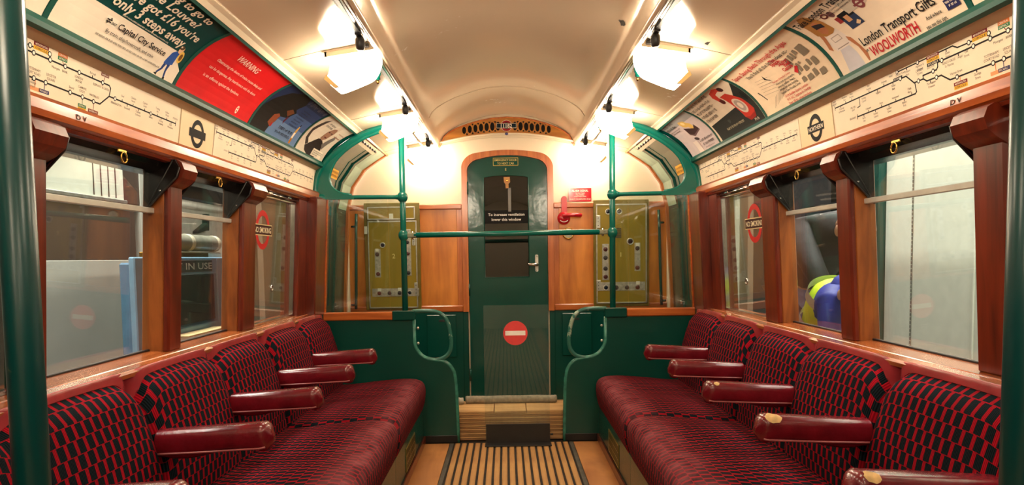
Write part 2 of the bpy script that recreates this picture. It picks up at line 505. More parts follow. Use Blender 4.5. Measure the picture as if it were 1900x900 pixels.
# ---- lettering: flat text turned into faces on any surface
_TC = {}
def text_faces(s, bold=0.0, shear=0.0):
    key = (s, bold, shear)
    if key in _TC: return _TC[key]
    cu = bpy.data.curves.new('lettering', 'FONT')
    cu.body = s; cu.size = 1.0; cu.resolution_u = 2; cu.offset = bold; cu.shear = shear; cu.fill_mode = 'FRONT'
    ob = bpy.data.objects.new('lettering', cu)
    me = ob.to_mesh()
    vs = [(v.co.x, v.co.y) for v in me.vertices]; fs = [tuple(p.vertices) for p in me.polygons]
    ob.to_mesh_clear()
    bpy.data.objects.remove(ob); bpy.data.curves.remove(cu)
    _TC[key] = (vs, fs)
    return vs, fs
def letter(mb, fn, s, u, v, h, mat, w=None, w_off=0.0010, bold=0.0, shear=0.0, align='L', rot=None, cond=1.0):
    """letter height h (capitals), baseline at v, starting (or centred) at u, squeezed to width w"""
    if s.startswith('~'):                 # print too small to read in the photograph: a row of strokes
        rnd = random.Random(len(s) * 31 + int(u * 9e4) + int(v * 7e4))
        x = u
        while x < u + w:
            if rnd.random() < 0.14: x += h * 0.45
            sw = h * (0.10 + 0.14 * rnd.random()) + 0.0004
            y0 = v if rnd.random() < 0.7 else v + h * 0.3
            y1 = v + h if rnd.random() < 0.75 else v + h * 0.65
            mb.sheet(rect(x, y0, min(x + sw, u + w), y1), fn, w_off, mat)
            if rnd.random() < 0.5: mb.sheet(rect(x, y1 - h * 0.16, min(x + sw * 2.4, u + w), y1), fn, w_off, mat)
            x += sw + h * (0.16 + 0.12 * rnd.random()) + 0.0004
        return
    vs, fs = text_faces(s, bold, shear)
    if not vs: return
    x0 = min(p[0] for p in vs); x1 = max(p[0] for p in vs)
    k = h / 0.72
    kx = (w / (x1 - x0)) if w else k * cond
    W_ = (x1 - x0) * kx
    off = {'L': 0, 'C': -W_ / 2, 'R': -W_}[align]
    out = []
    for (x, y) in vs:
        a = (x - x0) * kx + off; b = y * k
        out.append(fn(u + a, v + b, w_off))
    mb.add(out, fs, False, mat)

# ------------------------------------------------------------------ shared car geometry (X across, Y along, Z up; car floor z = 0)
YS, YE = 3.98, 4.90            # draught screen, end wall
YB = -2.6                      # how far the car runs behind the photographer
GX = 1.222                     # window glass
SEAT = 0.517                   # one seat along the bench
P0, PA, PB, PC = (1.55, 1.66), (2.255, 2.345), (2.885, 3.03), (3.64, 3.78)   # window pillars along the car
def lean(z): return -0.052 * (min(max(z, 0.8), 1.6) - 0.8)
def leanpt(side):
    return lambda p: (side * (p[0] + lean(p[2])), p[1], p[2])
CEIL = [(0.865, 1.846), (0.70, 1.884), (0.53, 1.914), (0.512, 1.912), (0.503, 1.898), (0.488, 1.898), (0.482, 1.915),
        (0.472, 1.945), (0.452, 1.978), (0.420, 2.008), (0.370, 2.038), (0.30, 2.070), (0.21, 2.100), (0.11, 2.122), (0.0, 2.130)]
def clere(x):
    x = abs(x)
    pts = CEIL[5:]
    for (a, za), (b, zb) in zip(pts, pts[1:]):
        if b <= x <= a: return za + (zb - za) * (a - x) / (a - b)
    return pts[0][1]
# advert cove
AX, AZ, BX, BZ = 1.088, 1.658, 0.868, 1.838
COVE_L = math.hypot(AX - BX, BZ - AZ) * 1.03
def cove(v, off=0.0):
    t = v / COVE_L
    nx, nz = (BZ - AZ), (AX - BX)
    l = math.hypot(nx, nz); nx /= l; nz /= l
    sag = 0.032 * 4 * t * (1 - t)
    return (AX + (BX - AX) * t + nx * (sag - off), AZ + (BZ - AZ) * t + nz * (sag - off))
def cove_fn(side, y_start):
    """poster space (u metres in reading direction, v up the cove) to the car"""
    sg = 1 if side < 0 else -1
    def fn(u, v, w):
        x, z = cove(v, w + 0.002)
        return (side * x, y_start + sg * u, z)
    return fn
MX0, MZ0, MX1, MZ1 = 1.136, 1.494, 1.118, 1.624
def map_fn(side, y_start, k=1.0):
    sg = 1 if side < 0 else -1
    def fn(u, v, w):
        t = v / 0.131
        return (side * (MX0 + (MX1 - MX0) * t - w - 0.001), y_start + sg * u * k, MZ0 + (MZ1 - MZ0) * t)
    return fn
def end_fn(y):
    """drawing on the end wall: a = X, b = Z, w towards the saloon"""
    return lambda a, b, w: (a, y - w, b)
def side_name(s): return 'left' if s < 0 else 'right'
#@@STRUCTURE

# ================================================================== THE SETTING
# ---- floor: slatted gangway, edge boards, metal strips
floor = mk('floor', MB().box((-1.2, YB, -0.06), (1.2, YE + 0.05, -0.006), 0), FILL, kind='structure')
slat0 = None
for i in range(17):
    x = (i - 8) * 0.0400
    if slat0 is None:
        slat0 = mk('floor_slat', MB().box((-0.0140, YB + 0.02, -0.006), (0.0140, 3.955, 0.0), 0.0015), SLATW, floor)
        slat0.location.x = x
    else:
        o = slat0.copy(); COL.objects.link(o); o.parent = floor; o.location.x = x
for s in (-1, 1):
    boxpart('metal_strip', (s * 0.344, YB, -0.006), (s * 0.366, 3.955, 0.0005), STRIPM, floor, 0.001)
    boxpart('edge_board', (s * 0.369, YB, -0.006), (s * 0.53, 3.955, -0.0005), BOARDW, floor, 0.001)
    boxpart('kick_strip', (s * 0.512, YB, 0.0), (s * 0.522, 3.96, 0.045), PILLAR, floor, 0.002)
boxpart('vestibule_board', (-0.9, 4.32, -0.006), (0.9, YE, 0.0), BOARDW, floor, 0.001)

# ---- ceiling
mb = MB()
prof = [(x, z) for x, z in CEIL] + [(-x, z) for x, z in CEIL[-2::-1]]
mb.sweep(prof, YB, YE + 0.02, 1, ny=10, closed=False, smooth=True)
mb.sweep([(x, z + 0.03) for x, z in prof], YB, YE + 0.02, 1, ny=1, closed=False, smooth=True)
ceiling = mk('ceiling', mb, CREAM, kind='structure')
m = ceiling.data
for p in m.polygons:                         # crisp fold at the clerestory lip
    p.use_smooth = True
def seam(x0, x1, y, name='seam', r=0.0016, mat=None, off=0.0):
    pts = []
    for x, z in CEIL:
        if x1 <= x <= x0: pts.append((x, z))
    for s in (-1, 1):
        P = [(s * x, y, z - off) for x, z in pts]
        if len(P) > 1: mk(name, MB().tube(P, r, 6), mat, ceiling)
SEAMM = plain('ceiling_joint', (120, 100, 78), rough=0.5)
for y in (0.4, 1.5, 2.585, 3.69, 4.76):
    seam(0.87, 0.53, y, 'panel_joint', 0.0012, SEAMM)
def rib(y):
    P = [(x, y, clere(x) - 0.001) for x in [0.47 - 0.94 * i / 40 for i in range(41)]]
    mk('clerestory_rib', MB().tube(P, 0.0028, 6), CREAM, ceiling)
for y in (0.0, 2.02, 4.12): rib(y)
for s in (-1, 1):                            # cream edge bead over the adverts, bead along the clerestory lip
    mk('edge_bead', MB().sweep([(0.882, 1.836), (0.866, 1.850), (0.846, 1.853), (0.842, 1.846), (0.858, 1.840), (0.872, 1.828)], YB, 4.02, s), CREAMW, ceiling)
    mk('lip_strip', MB().sweep([(0.5055, 1.8975), (0.5055, 1.8945), (0.4990, 1.8945), (0.4990, 1.8975)], YB, YE, s), CHROME, ceiling)
def chip(pts, z):                            # paint lost from the ceiling
    mb = MB().sheet([(p[0], p[1]) for p in pts], lambda a, b, w: (a, b, (clere(a) if abs(a) < 0.48 else 1.884 - (abs(a) - 0.70) * 0.2) - 0.0012), 0)
    mk('paint_chip', mb, BLACKM, ceiling)
def chip_at(cx, cy, r, seed):
    rnd = random.Random(seed)
    chip([(cx + r * (0.5 + 0.7 * rnd.random()) * math.cos(a) * 0.7, cy + r * (0.5 + 0.7 * rnd.random()) * math.sin(a) * 1.5) for a in [i * 2 * PI / 11 for i in range(11)]], 0)
chip_at(0.44, 2.63, 0.018, 3); chip_at(0.735, 2.52, 0.014, 5)

# ---- side walls
WP = [(1.19, 0.0), (1.19, 0.80), (1.175, 1.10), (1.155, 1.45), (1.115, 1.615), (1.03, 1.735), (0.95, 1.79), (0.87, 1.84)]   # vestibule side
def side_wall(s):
    w = root('wall_' + side_name(s), kind='structure')
    F = leanpt(s)
    # lower lining behind the seats
    boxpart('lining', (s * 1.15, YB, 0.0), (s * 1.20, YS, 0.78), GREEND, w)
    boxpart('outer_skin', (s * 1.245, YB, -0.35), (s * 1.26, YE, 0.80), plain('outer_red', (120, 20, 20), rough=0.4), w)
    # sill: a flat board with a nosing
    sp = [(1.098, 0.772), (1.096, 0.784), (1.102, 0.792), (1.135, 0.796), (1.137, 0.7985), (1.245, 0.806), (1.245, 0.765)]
    mk('sill', MB().sweep(sp, YB, PC[1], s), SILL, w)
    # head boards above the glass and the cornice
    mk('head_board', MB().sweep([(1.165, 1.395), (1.138, 1.41), (1.125, 1.437), (1.125, 1.45), (1.235, 1.45), (1.235, 1.395)], YB, YS, s), BLACKG, w)
    mk('cornice', MB().sweep([(1.117, 1.440), (1.102, 1.447), (1.098, 1.462), (1.100, 1.486), (1.108, 1.497), (1.175, 1.497), (1.175, 1.440)], YB, YS + 0.0, s, smooth=False), CORNICE, w)
    mk('cornice_bead', MB().sweep([(1.128, 1.425), (1.112, 1.428), (1.108, 1.436), (1.117, 1.441), (1.14, 1.441)], YB, YS, s), PILLAR, w)
    # backing of the line diagrams and of the advert cove
    mk('frieze', MB().sweep([(1.137, 1.494), (1.119, 1.628), (1.16, 1.64), (1.18, 1.50)], YB, YS, s), CREAMW, w)
    cv = [cove(COVE_L * i / 10, 0) for i in range(11)]
    mk('cove', MB().sweep(cv + [(x + 0.03, z + 0.02) for x, z in cv[::-1]], YB, YS, s, smooth=False), GREEND, w)
    mk('ledge', MB().sweep([(1.118, 1.622), (1.078, 1.640), (1.078, 1.650), (1.13, 1.665)], YB, YS, s), plain('ledge_paint', (176, 150, 120), rough=0.4), w)  # shade under the advert rail is put into this brownish colour
    mk('advert_rail', MB().sweep([(1.082, 1.634), (1.070, 1.640), (1.068, 1.652), (1.076, 1.668), (1.084, 1.668), (1.092, 1.652)], YB, YS, s), GREENR, w)
    mk('advert_rail', MB().sweep([(0.8815, 1.8225), (0.868, 1.834), (0.864, 1.842), (0.878, 1.844), (0.890, 1.832)], YB, YS, s), GREENR, w)
    for y in (0.42, 1.012, 1.605, 2.212, 2.842, 3.452):
        mb = MB(); q = [cove(COVE_L * i / 10, 0.004) for i in range(11)]; q2 = [cove(COVE_L * i / 10, -0.002) for i in range(11)]
        mb.sweep(q + q2[::-1], y - 0.0085, y + 0.0085, s)
        mk('advert_divider', mb, GREENR, w)
    # pillars: front moulding, reveals, rounded head with black hopper cheeks
    for (a, b), far_c, near_c in ((P0, True, False), (PA, True, True), (PB, False, True)):
        boxpart('pillar', (1.175, a + 0.001, 0.80), (1.245, b - 0.001, 1.45), REVEAL, w, 0.003, F)
        mb = MB().box((1.154, a, 0.797), (1.178, b, 1.45), 0.007, fn=F)
        pf = mk('pillar_facing', mb, PILLAR, w)
        out = [(1.165, 1.438), (1.098, 1.438), (1.082, 1.428), (1.074, 1.405), (1.084, 1.378), (1.104, 1.362), (1.165, 1.325)]
        mb = MB().prism(out, lambda X, Z, wv: (s * (X + 0.0), wv, Z), a - 0.004, b + 0.004)
        mk('pillar_head', mb, PILLAR, w)
        for yy, on in ((a - 0.012, near_c), (b + 0.012, far_c)):
            if not on: continue
            tri = [(1.208, 1.262), (1.196, 1.432), (1.098, 1.436), (1.084, 1.410), (1.094, 1.378)]
            ck = mk('hopper_cheek', MB().prism(tri, lambda X, Z, wv: (s * X, wv, Z), yy - 0.006, yy + 0.006), BLACKG, w)
            e = yy - 0.006 if yy < a else yy + 0.006
            mk('trim', MB().tube([(s * 1.208, e, 1.262), (s * 1.094, e, 1.378), (s * 1.084, e, 1.410)], 0.0028, 6).tube([(s * 1.204, e, 1.266), (s * 1.105, e, 1.432)], 0.002, 6), BLACKM, ck)
            mk('screw', MB().lathe((s * 1.150, e, 1.335), (0, -1 if yy < a else 1, 0), [(0.004, 0), (0.003, 0.002)], 8), CHROME, ck)
    # boards between the last window and the draught screen
    boxpart('pillar', (1.150, PC[0], 0.79), (1.245, PC[1], 1.45), PILLAR, w, 0.004, F)
    boxpart('corner_post', (1.095, PC[1], 0.78), (1.245, YS + 0.012, 1.455), PILLAR, w, 0.005, F)
    boxpart('post_edging', (1.088, YS - 0.006, 0.78), (1.112, YS + 0.02, 1.455), CORNICE, w, 0.003, F)
    # the same run of boards behind the photographer's first window
    boxpart('near_post', (1.13, 0.60, 0.0), (1.245, 0.94, 1.45), PILLAR, w, 0.004, F)
    boxpart('near_panel', (1.16, YB, 0.0), (1.245, 0.60, 1.45), GREEND, w, 0.004, F)
    # vestibule: jamb, pale reveal, oak edge to the end wall, all following the roof
    def curve(name, y0, y1, dx, mat, par=w, z0=0.0, th=0.02):
        P = [(x + dx, z) for x, z in WP if z >= z0 - 1e-6]
        Q = []
        for (xa, za), (xb, zb) in zip(P, P[1:]):
            for k in range(3): Q.append((xa + (xb - xa) * k / 3, za + (zb - za) * k / 3))
        Q.append(P[-1])
        return mk(name, MB().sweep(Q + [(x + th, z + th * 0.6) for x, z in Q[::-1]], y0, y1, s), mat, par)
    curve('door_jamb', 4.54, 4.585, -0.012, GREEN)
    curve('rubber_seal', 4.585, 4.615, -0.004, BLACK)
    curve('vestibule_reveal', 4.615, 4.855, 0.000, GREENP, z0=1.45)
    curve('vestibule_lining', 4.615, 4.855, 0.001, GREEND)  # below the pale reveal: its shadow is painted in as dark green
    curve('oak_edge', 4.855, 4.89, -0.018, FRAMEW)
    curve('door_post', 3.99, 4.06, -0.010, GREEN)
    mk('door_track', MB().sweep([(0.905, 1.800), (0.862, 1.828), (0.868, 1.838), (0.912, 1.812)], 4.0, 4.60, s), CHROME, w)
    for k in range(7):
        y = 4.08 + k * 0.075
        boxpart('track_slot', (s * 0.873, y, 1.812), (s * 0.892, y + 0.045, 1.824), BLACK, w, 0.001)
    mk('roof_bead', MB().sweep([(0.872, 1.842), (0.856, 1.836), (0.850, 1.846), (0.868, 1.852)], 4.0, YE, s), FRAMEW, w)
    # stencilled letters on the cornice
    ys = 1.735 if s < 0 else 1.70
    mb = MB()
    sg = 1 if s < 0 else -1
    letter(mb, lambda u, v, wv: (s * (1.0985 - wv), ys + sg * u, 1.464 + v), 'D V', 0, 0, 0.013, ink((44, 26, 14)), w=0.042, bold=0.02)
    mk('stencil', mb, None, w)
    return w
for s in (-1, 1): side_wall(s)

# ---- windows
RING = {}
NO_SM_RED = (188, 44, 40)
def window(n, s, y0, y1, kind):
    w = root('window_%d' % n, kind='structure')
    F = leanpt(s)
    t = 0.005
    if kind == 'hopper':
        boxpart('lower_pane', (GX, y0 - 0.01, 0.80), (GX + t, y1 + 0.01, 1.272), PANE, w, 0.0005, F)
        boxpart('upper_pane', (GX - 0.012, y0 - 0.005, 1.272), (GX - 0.012 + t, y1 + 0.005, 1.42), PANE, w, 0.0005, F)
        boxpart('hopper_bar', (GX - 0.016, y0 - 0.005, 1.262), (GX - 0.002, y1 + 0.005, 1.280), plain('satin_bar', (196, 196, 186), rough=0.35, metal=0.35), w, 0.002, F)
        boxpart('gasket', (GX - 0.006, y0, 0.800), (GX + 0.006, y1, 0.810), BLACK, w, 0.002, F)
        ym = (y0 + y1) / 2 + 0.02
        ring = MB()
        ring.tube([(s * 1.118, ym + 0.015 * math.cos(a), 1.404 + 0.015 * math.sin(a)) for a in [i * 2 * PI / 24 for i in range(25)]], 0.0024, 8)
        rr = mk('ring_pull', ring, BRASS, w)
        boxpart('ring_plate', (s * 1.121, ym - 0.022, 1.418), (s * 1.127, ym + 0.022, 1.436), BRASS, rr, 0.002)
    else:
        boxpart('fixed_pane', (GX - 0.04, y0, 0.80), (GX - 0.04 + t, y1, 1.42), PANEF, w, 0.0005, F)
        for (a, b, c, d) in ((y0, y0 + 0.012, 0.80, 1.41), (y1 - 0.012, y1, 0.80, 1.41), (y0, y1, 0.80, 0.812), (y0, y1, 1.398, 1.41)):
            boxpart('frame', (GX - 0.052, a, c), (GX - 0.028, b, d), CHROME, w, 0.002, F)
        if 2.9 < y0 < 3.5:
            # transfer on the glass: NO SMOKING roundel
            sg = 1 if s < 0 else -1
            yc = y0 + 0.155
            fn = lambda u, v, wv: (s * (GX - 0.0415 - wv + lean(1.245 + v)), yc + sg * u, 1.245 + v)
            mb = MB()
            mb.sheet(circ(0, 0, 0.092, 40), fn, 0.0004, ink(NO_SM_RED), [circ(0, 0, 0.066, 32)])
            mb.sheet(rect(-0.122, -0.026, 0.122, 0.026), fn, 0.0008, ink((214, 190, 140)))
            mb.sheet(rect(-0.118, -0.022, 0.118, 0.022), fn, 0.0012, ink((60, 26, 18)))
            letter(mb, fn, 'NO SMOKING', 0, -0.013, 0.026, ink((240, 226, 190)), w=0.215, w_off=0.0016, align='C', bold=0.01)
            mk('no_smoking_transfer', mb, None, w, label='red no smoking roundel transfer on the glass')
            ob = MB().lathe((s * (GX - 0.046), y0 + 0.30, 0.965), (-s, 0, 0), [(0.016, 0), (0.016, 0.004), (0.011, 0.004), (0.011, 0.001)], 18)
            mk('glass_plug', ob, CHROME, w)
            for yy in (y0 + 0.14, y0 + 0.42):
                boxpart('window_catch', (s * 1.115, yy, 1.408), (s * 1.135, yy + 0.05, 1.424), CHROME, w, 0.003)
            mk('slide_rail', MB().tube([(s * 1.118, y0 + 0.04, 1.413), (s * 1.118, y1 - 0.02, 1.413)], 0.004, 8), CHROME, w)
    return w
n = 1
for s in (-1, 1):
    window(n, s, 0.95, P0[0], 'fixed'); n += 1
    window(n, s, P0[1], PA[0], 'hopper'); n += 1
    window(n, s, PA[1], PB[0], 'hopper'); n += 1
    window(n, s, PB[1], PC[0], 'fixed'); n += 1

# ---- sliding side doors in the vestibule (door_2 left, door_3 right)
def side_door(s, name):
    d = root(name, kind='structure')
    def strip(nm, y0, y1, z0, z1, dx, mat, th=0.012, par=d):
        P = []
        for (xa, za), (xb, zb) in zip(WP, WP[1:]):
            for k in range(6):
                x, z = xa + (xb - xa) * k / 6, za + (zb - za) * k / 6
                if z0 <= z <= z1: P.append((x + dx, z))
        P.append((WP[-1][0] + dx, WP[-1][1])) if z1 >= WP[-1][1] else None
        return mk(nm, MB().sweep(P + [(x + th, z + th * 0.6) for x, z in P[::-1]], y0, y1, s, smooth=False), mat, par)
    strip('lower_panel', 4.06, 4.54, 0.0, 0.82, 0.0, GREEND)
    strip('stile', 4.06, 4.12, 0.80, 1.84, 0.0, GREEN)
    strip('stile', 4.45, 4.54, 0.80, 1.84, 0.0, GREEN)
    strip('mid_rail', 4.12, 4.45, 1.40, 1.50, 0.0, GREEN)
    strip('lower_glass', 4.12, 4.45, 0.80, 1.42, 0.004, PANED, 0.005)
    g = strip('roof_glass', 4.12, 4.45, 1.48, 1.84, 0.004, PANED, 0.005)
    # yellow notice stuck to the curved glass
    def fn(u, v, w):
        t = v
        return (s * (1.087 - 0.30 * v * 1.0 - w - 0.006), 4.20 + (1 if s < 0 else -1) * u + 0.05, 1.635 + v * 0.95)
    mb = MB().sheet(rect(-0.085, -0.03, 0.085, 0.03), fn, 0.002, ink((226, 170, 60)))
    letter(mb, fn, '~notice', -0.072, 0.004, 0.014, ink((120, 70, 20)), w=0.145, w_off=0.0028, align='C')
    letter(mb, fn, '~notice two', -0.072, -0.020, 0.014, ink((120, 70, 20)), w=0.150, w_off=0.0028, align='C')
    mk('door_notice', mb, None, d, label='yellow notice stuck on the curved door glass')
    return d
side_door(-1, 'door_2'); side_door(1, 'door_3')

# ---- end wall
wb = root('wall_back', kind='structure')
E9 = end_fn(YE)
outline = [(-1.19, -0.02), (1.19, -0.02), (1.19, 0.8), (1.165, 1.45), (1.10, 1.65), (0.95, 1.80), (0.87, 1.85), (0.50, 1.925)]
top = [(x, clere(x) + 0.02) for x in [0.50 - i * 0.05 for i in range(21)]]
outline = outline + top + [(-0.50, 1.925), (-0.87, 1.85), (-0.95, 1.80), (-1.10, 1.65), (-1.165, 1.45), (-1.19, 0.8)]
mk('cream_backing', MB().prism(outline, E9, -0.05, -0.006), CREAMW, wb)
DX = 0.285
for s in (-1, 1):
    boxpart('dado_panel', (s * (DX + 0.045), YE - 0.006, 0.755), (s * 1.15, YE + 0.004, 1.46), DADO, wb, 0.001)
    boxpart('dado_top_rail', (s * (DX + 0.045), YE - 0.020, 1.452), (s * 1.14, YE + 0.004, 1.490), DADORAIL, wb, 0.006)
    boxpart('dado_bottom_rail', (s * (DX + 0.045), YE - 0.020, 0.712), (s * 1.15, YE + 0.004, 0.757), DADORAIL, wb, 0.005)
    boxpart('panel_stile', (s * (DX + 0.045), YE - 0.012, 0.757), (s * (DX + 0.085), YE + 0.004, 1.452), FRAMEW, wb, 0.003)
    boxpart('green_panel', (s * (DX + 0.045), YE - 0.008, 0.03), (s * 1.17, YE + 0.004, 0.712), GREEND, wb, 0.001)
    hp = boxpart('hatch', (s * 0.385, YE - 0.022, 0.38), (s * 0.60, YE - 0.008, 0.690), GREEND, wb, 0.004)
    boxpart('finger_slot', (s * 0.46, YE - 0.0235, 0.640), (s * 0.51, YE - 0.0215, 0.655), BLACK, hp, 0.002)
    boxpart('green_post', (s * (DX + 0.012), YE - 0.016, 0.03), (s * (DX + 0.050), YE + 0.004, 0.712), GREEND, wb, 0.003)
    boxpart('black_skirting', (s * (DX - 0.01), YE - 0.024, 0.0), (s * 1.17, YE + 0.004, 0.05), BLACK, wb, 0.003)
# oak frame round the door: straight jambs and a flattened arch
def arch(hw, top_z, shoulder, r):
    """outline of a flat-arched head, from right springing to left"""
    pts = []
    n = 10
    for i in range(n + 1):                      # right rounded shoulder
        a = math.radians(8 + 72 * i / n)
        pts.append((hw - r + r * math.cos(a), shoulder + (r * 0.95) * math.sin(a)))
    zc = pts[-1][1]
    xr = pts[-1][0]
    for i in range(1, 12):
        x = xr - 2 * xr * i / 12
        pts.append((x, zc + (top_z - zc) * (1 - (x / xr) ** 2)))
    return pts + [(-x, z) for x, z in pts[n::-1]]
inner = arch(DX + 0.003, 1.832, 1.715, 0.095)
outer = arch(DX + 0.045, 1.868, 1.735, 0.12)
fo = [(DX + 0.045, 0.712)] + outer + [(-DX - 0.045, 0.712), (-DX - 0.003, 0.712)] + inner[::-1] + [(DX + 0.003, 0.712)]
fr = mk('trim_1', MB().prism(fo, E9, -0.002, 0.036), FRAMEW, kind='structure')
# clerestory end: oak tympanum with a pierced grille and the number plate
lower = [(x, 1.928 + 0.064 * (1 - (x / 0.5) ** 2)) for x in [-0.495 + 0.99 * i / 24 for i in range(25)]]
upper = [(x, clere(x) - 0.008 - 0.02 * (1 - (x / 0.49) ** 2)) for x in [0.487 - 0.974 * i / 24 for i in range(25)]]
holes = []
def gz(x): return 2.041 - 0.030 * (x / 0.32) ** 2
for i in range(16):
    x = -0.3035 + i * 0.607 / 15
    if abs(x) < 0.05: continue
    hh = 0.033 - 0.006 * abs(x) / 0.3
    holes.append(circ(x, gz(x), 0.0165 - 0.002 * abs(x) / 0.3, 16, hh))
for i in range(15):
    x = -0.3035 + (i + 0.5) * 0.607 / 15
    if abs(x) < 0.045: continue
    for sg in (-1, 1):
        z = gz(x) + sg * 0.032
        q = [(x - 0.010, z + sg * 0.005), (x, z - sg * 0.011), (x + 0.010, z + sg * 0.005)]
        holes.append(q)
tym = mk('tympanum', MB().prism(lower + upper, E9, -0.004, 0.012, None, holes), wood('tympanum_oak', (140, 84, 24), (190, 124, 44), 0, scale=4), wb)
mk('tympanum_void', MB().prism([(x, z + 0.004) for x, z in lower] + [(x, z - 0.004) for x, z in upper], E9, -0.0055, -0.0045), VOID, wb)
mk('arch_bead', MB().tube([E9(x, z, 0.010) for x, z in upper], 0.006, 8), FRAMEW, wb)
mk('lower_ledge', MB().tube([E9(x, z - 0.006, 0.012) for x, z in lower], 0.007, 8), CREAMW, wb)
mk('cornice_line', MB().tube([E9(x, z - 0.030, 0.004) for x, z in lower], 0.003, 6), CREAMW, wb)
mk('ceiling_hook', MB().ball(E9(0.0, 1.983, 0.022), 0.010, sx=(1.2, 1, 1)), plain('blue_hook', (50, 54, 110), rough=0.4), wb)

# car number on a small roundel
np_ = root('number_plate', 'small red and blue roundel plate reading 11182 on the pierced wooden vent', 'number plate')
fnp = lambda a, b, w: (a, YE - 0.012 - w, 2.041 + b)
mk('disc', MB().prism(circ(0, 0, 0.041, 32), fnp, 0, 0.004), ink((150, 34, 40)), np_)
mk('ring', MB().sheet(circ(0, 0, 0.041, 32), fnp, 0.0045, ink((220, 204, 180)), [circ(0, 0, 0.038, 32)]).sheet(circ(0, 0, 0.024, 24), fnp, 0.0045, ink((24, 40, 46))), None, np_)
mk('bar', MB().prism(rect(-0.071, -0.017, 0.071, 0.017), fnp, 0.004, 0.006, ink((220, 204, 180))).sheet(rect(-0.068, -0.014, 0.068, 0.014), fnp, 0.0066, ink((20, 40, 52))), None, np_)
mb = MB(); letter(mb, fnp, '11182', 0, -0.013, 0.026, ink((246, 240, 226)), w=0.080, w_off=0.0075, align='C', bold=0.02)
mk('numerals', mb, None, np_)

# ---- emergency door
dr = root('door_1', kind='structure')
D9 = end_fn(YE - 0.004)
lo_arch = arch(DX, 1.828, 1.712, 0.095)
leaf = [(DX, 0.055)] + lo_arch + [(-DX, 0.055)]
# window opening with a slightly bowed head
wx0, wx1, wz0, wz1 = -0.170, 0.150, 0.958, 1.678
hole = [(wx1, wz0), (wx1, wz1 - 0.004)] + [(wx1 + (wx0 - wx1) * i / 10, wz1 + 0.012 * (1 - (2 * i / 10 - 1) ** 2)) for i in range(1, 10)] + [(wx0, wz1 - 0.004), (wx0, wz0)]
mk('door_leaf', MB().prism(leaf, D9, -0.002, 0.022, None, [hole]), GREEN, dr)
mk('door_pane', MB().prism(rect(wx0 - 0.004, wz0 - 0.004, wx1 + 0.004, wz1 + 0.012), D9, 0.0075, 0.012), glass('dark_door_glass', tint=(0.25, 0.25, 0.26), base_refl=0.06, gain=0.7, dirt=0.01), dr)
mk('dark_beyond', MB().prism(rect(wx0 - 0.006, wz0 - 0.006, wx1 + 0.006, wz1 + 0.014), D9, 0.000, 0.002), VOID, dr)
ed = [hole[i] for i in range(len(hole))]
mk('window_bead', MB().tube([D9(a, b, 0.020) for a, b in ed + ed[:1]], 0.004, 6), GREEND, dr)
mk('bottom_strip', MB().box((-DX, YE - 0.032, 0.02), (DX, YE - 0.004, 0.085), 0.003), BLACK, dr)
lt = root('x') if False else None
# latch at the head of the window, with its glass stay
lk = mk('window_lock', MB().prism([(-0.026, 1.674), (0.018, 1.674), (0.020, 1.640), (0.008, 1.626), (0.010, 1.596), (-0.012, 1.594), (-0.014, 1.626), (-0.024, 1.640)], D9, 0.018, 0.040), plain('worn_bronze', (150, 104, 58), rough=0.35, metal=0.6), dr)
mk('lock_pin', MB().lathe(D9(-0.002, 1.648, 0.040), (0, -1, 0), [(0.007, 0), (0.007, 0.01), (0.003, 0.012)], 12), BRASS, lk)
mk('stay', MB().box((0.004, YE - 0.022, 1.43), (0.026, YE - 0.016, 1.60), 0.001), plain('steel_stay', (96, 92, 88), rough=0.3, metal=0.6), dr)
# notices on the door
mb = MB().sheet(rect(wx0 + 0.002, 1.345, wx1 - 0.002, 1.440), D9, 0.0135, ink((26, 24, 24)))
letter(mb, D9, 'To increase ventilation', -0.010, 1.400, 0.020, ink((240, 236, 226)), w=0.262, w_off=0.0145, align='C', bold=0.012)
letter(mb, D9, 'lower this window', -0.010, 1.365, 0.020, ink((240, 236, 226)), w=0.212, w_off=0.0145, align='C', bold=0.012)
mk('ventilation_notice', mb, None, dr, label='black notice to increase ventilation lower this window')
mb = MB().prism(rect(-0.100, 1.757, 0.080, 1.813), D9, 0.022, 0.0235, ink((214, 186, 96))).sheet(rect(-0.097, 1.760, 0.077, 1.810), D9, 0.0240, ink((10, 70, 58)))
letter(mb, D9, 'EMERGENCY DOOR', -0.010, 1.789, 0.015, ink((230, 208, 130)), w=0.160, w_off=0.0250, align='C', bold=0.006)
letter(mb, D9, 'TO NEXT CAR', -0.010, 1.766, 0.015, ink((230, 208, 130)), w=0.120, w_off=0.0250, align='C', bold=0.006)
mk('door_plate', mb, None, dr, label='gold lettered emergency door plate')
mb = MB(); letter(mb, D9, 'S', -0.010, 1.722, 0.017, ink((230, 208, 130)), w_off=0.0235, align='C', bold=0.02)
mk('letter_mark', mb, None, dr)
# lever handle on a backplate, hinges
hd = mk('door_handle', MB().prism(rrect(0.194, 0.995, 0.216, 1.120, 0.010), D9, 0.022, 0.027), ALU, dr)
mk('lever', MB().tube([D9(0.205, 1.045, 0.026), D9(0.205, 1.045, 0.058), D9(0.196, 1.046, 0.064), D9(0.150, 1.050, 0.062), D9(0.138, 1.052, 0.060)], [0.011, 0.011, 0.012, 0.010, 0.006], 12), CHROME, hd)
for z in (1.110, 1.006): mk('screw', MB().lathe(D9(0.205, z, 0.026), (0, -1, 0), [(0.006, 0), (0.004, 0.003)], 10), CHROME, hd)
for z in (1.60, 0.87, 0.25):
    mk('hinge', MB().tube([D9(-DX - 0.001, z - 0.045, 0.026), D9(-DX - 0.001, z + 0.045, 0.026)], 0.007, 10), GREEN, dr)

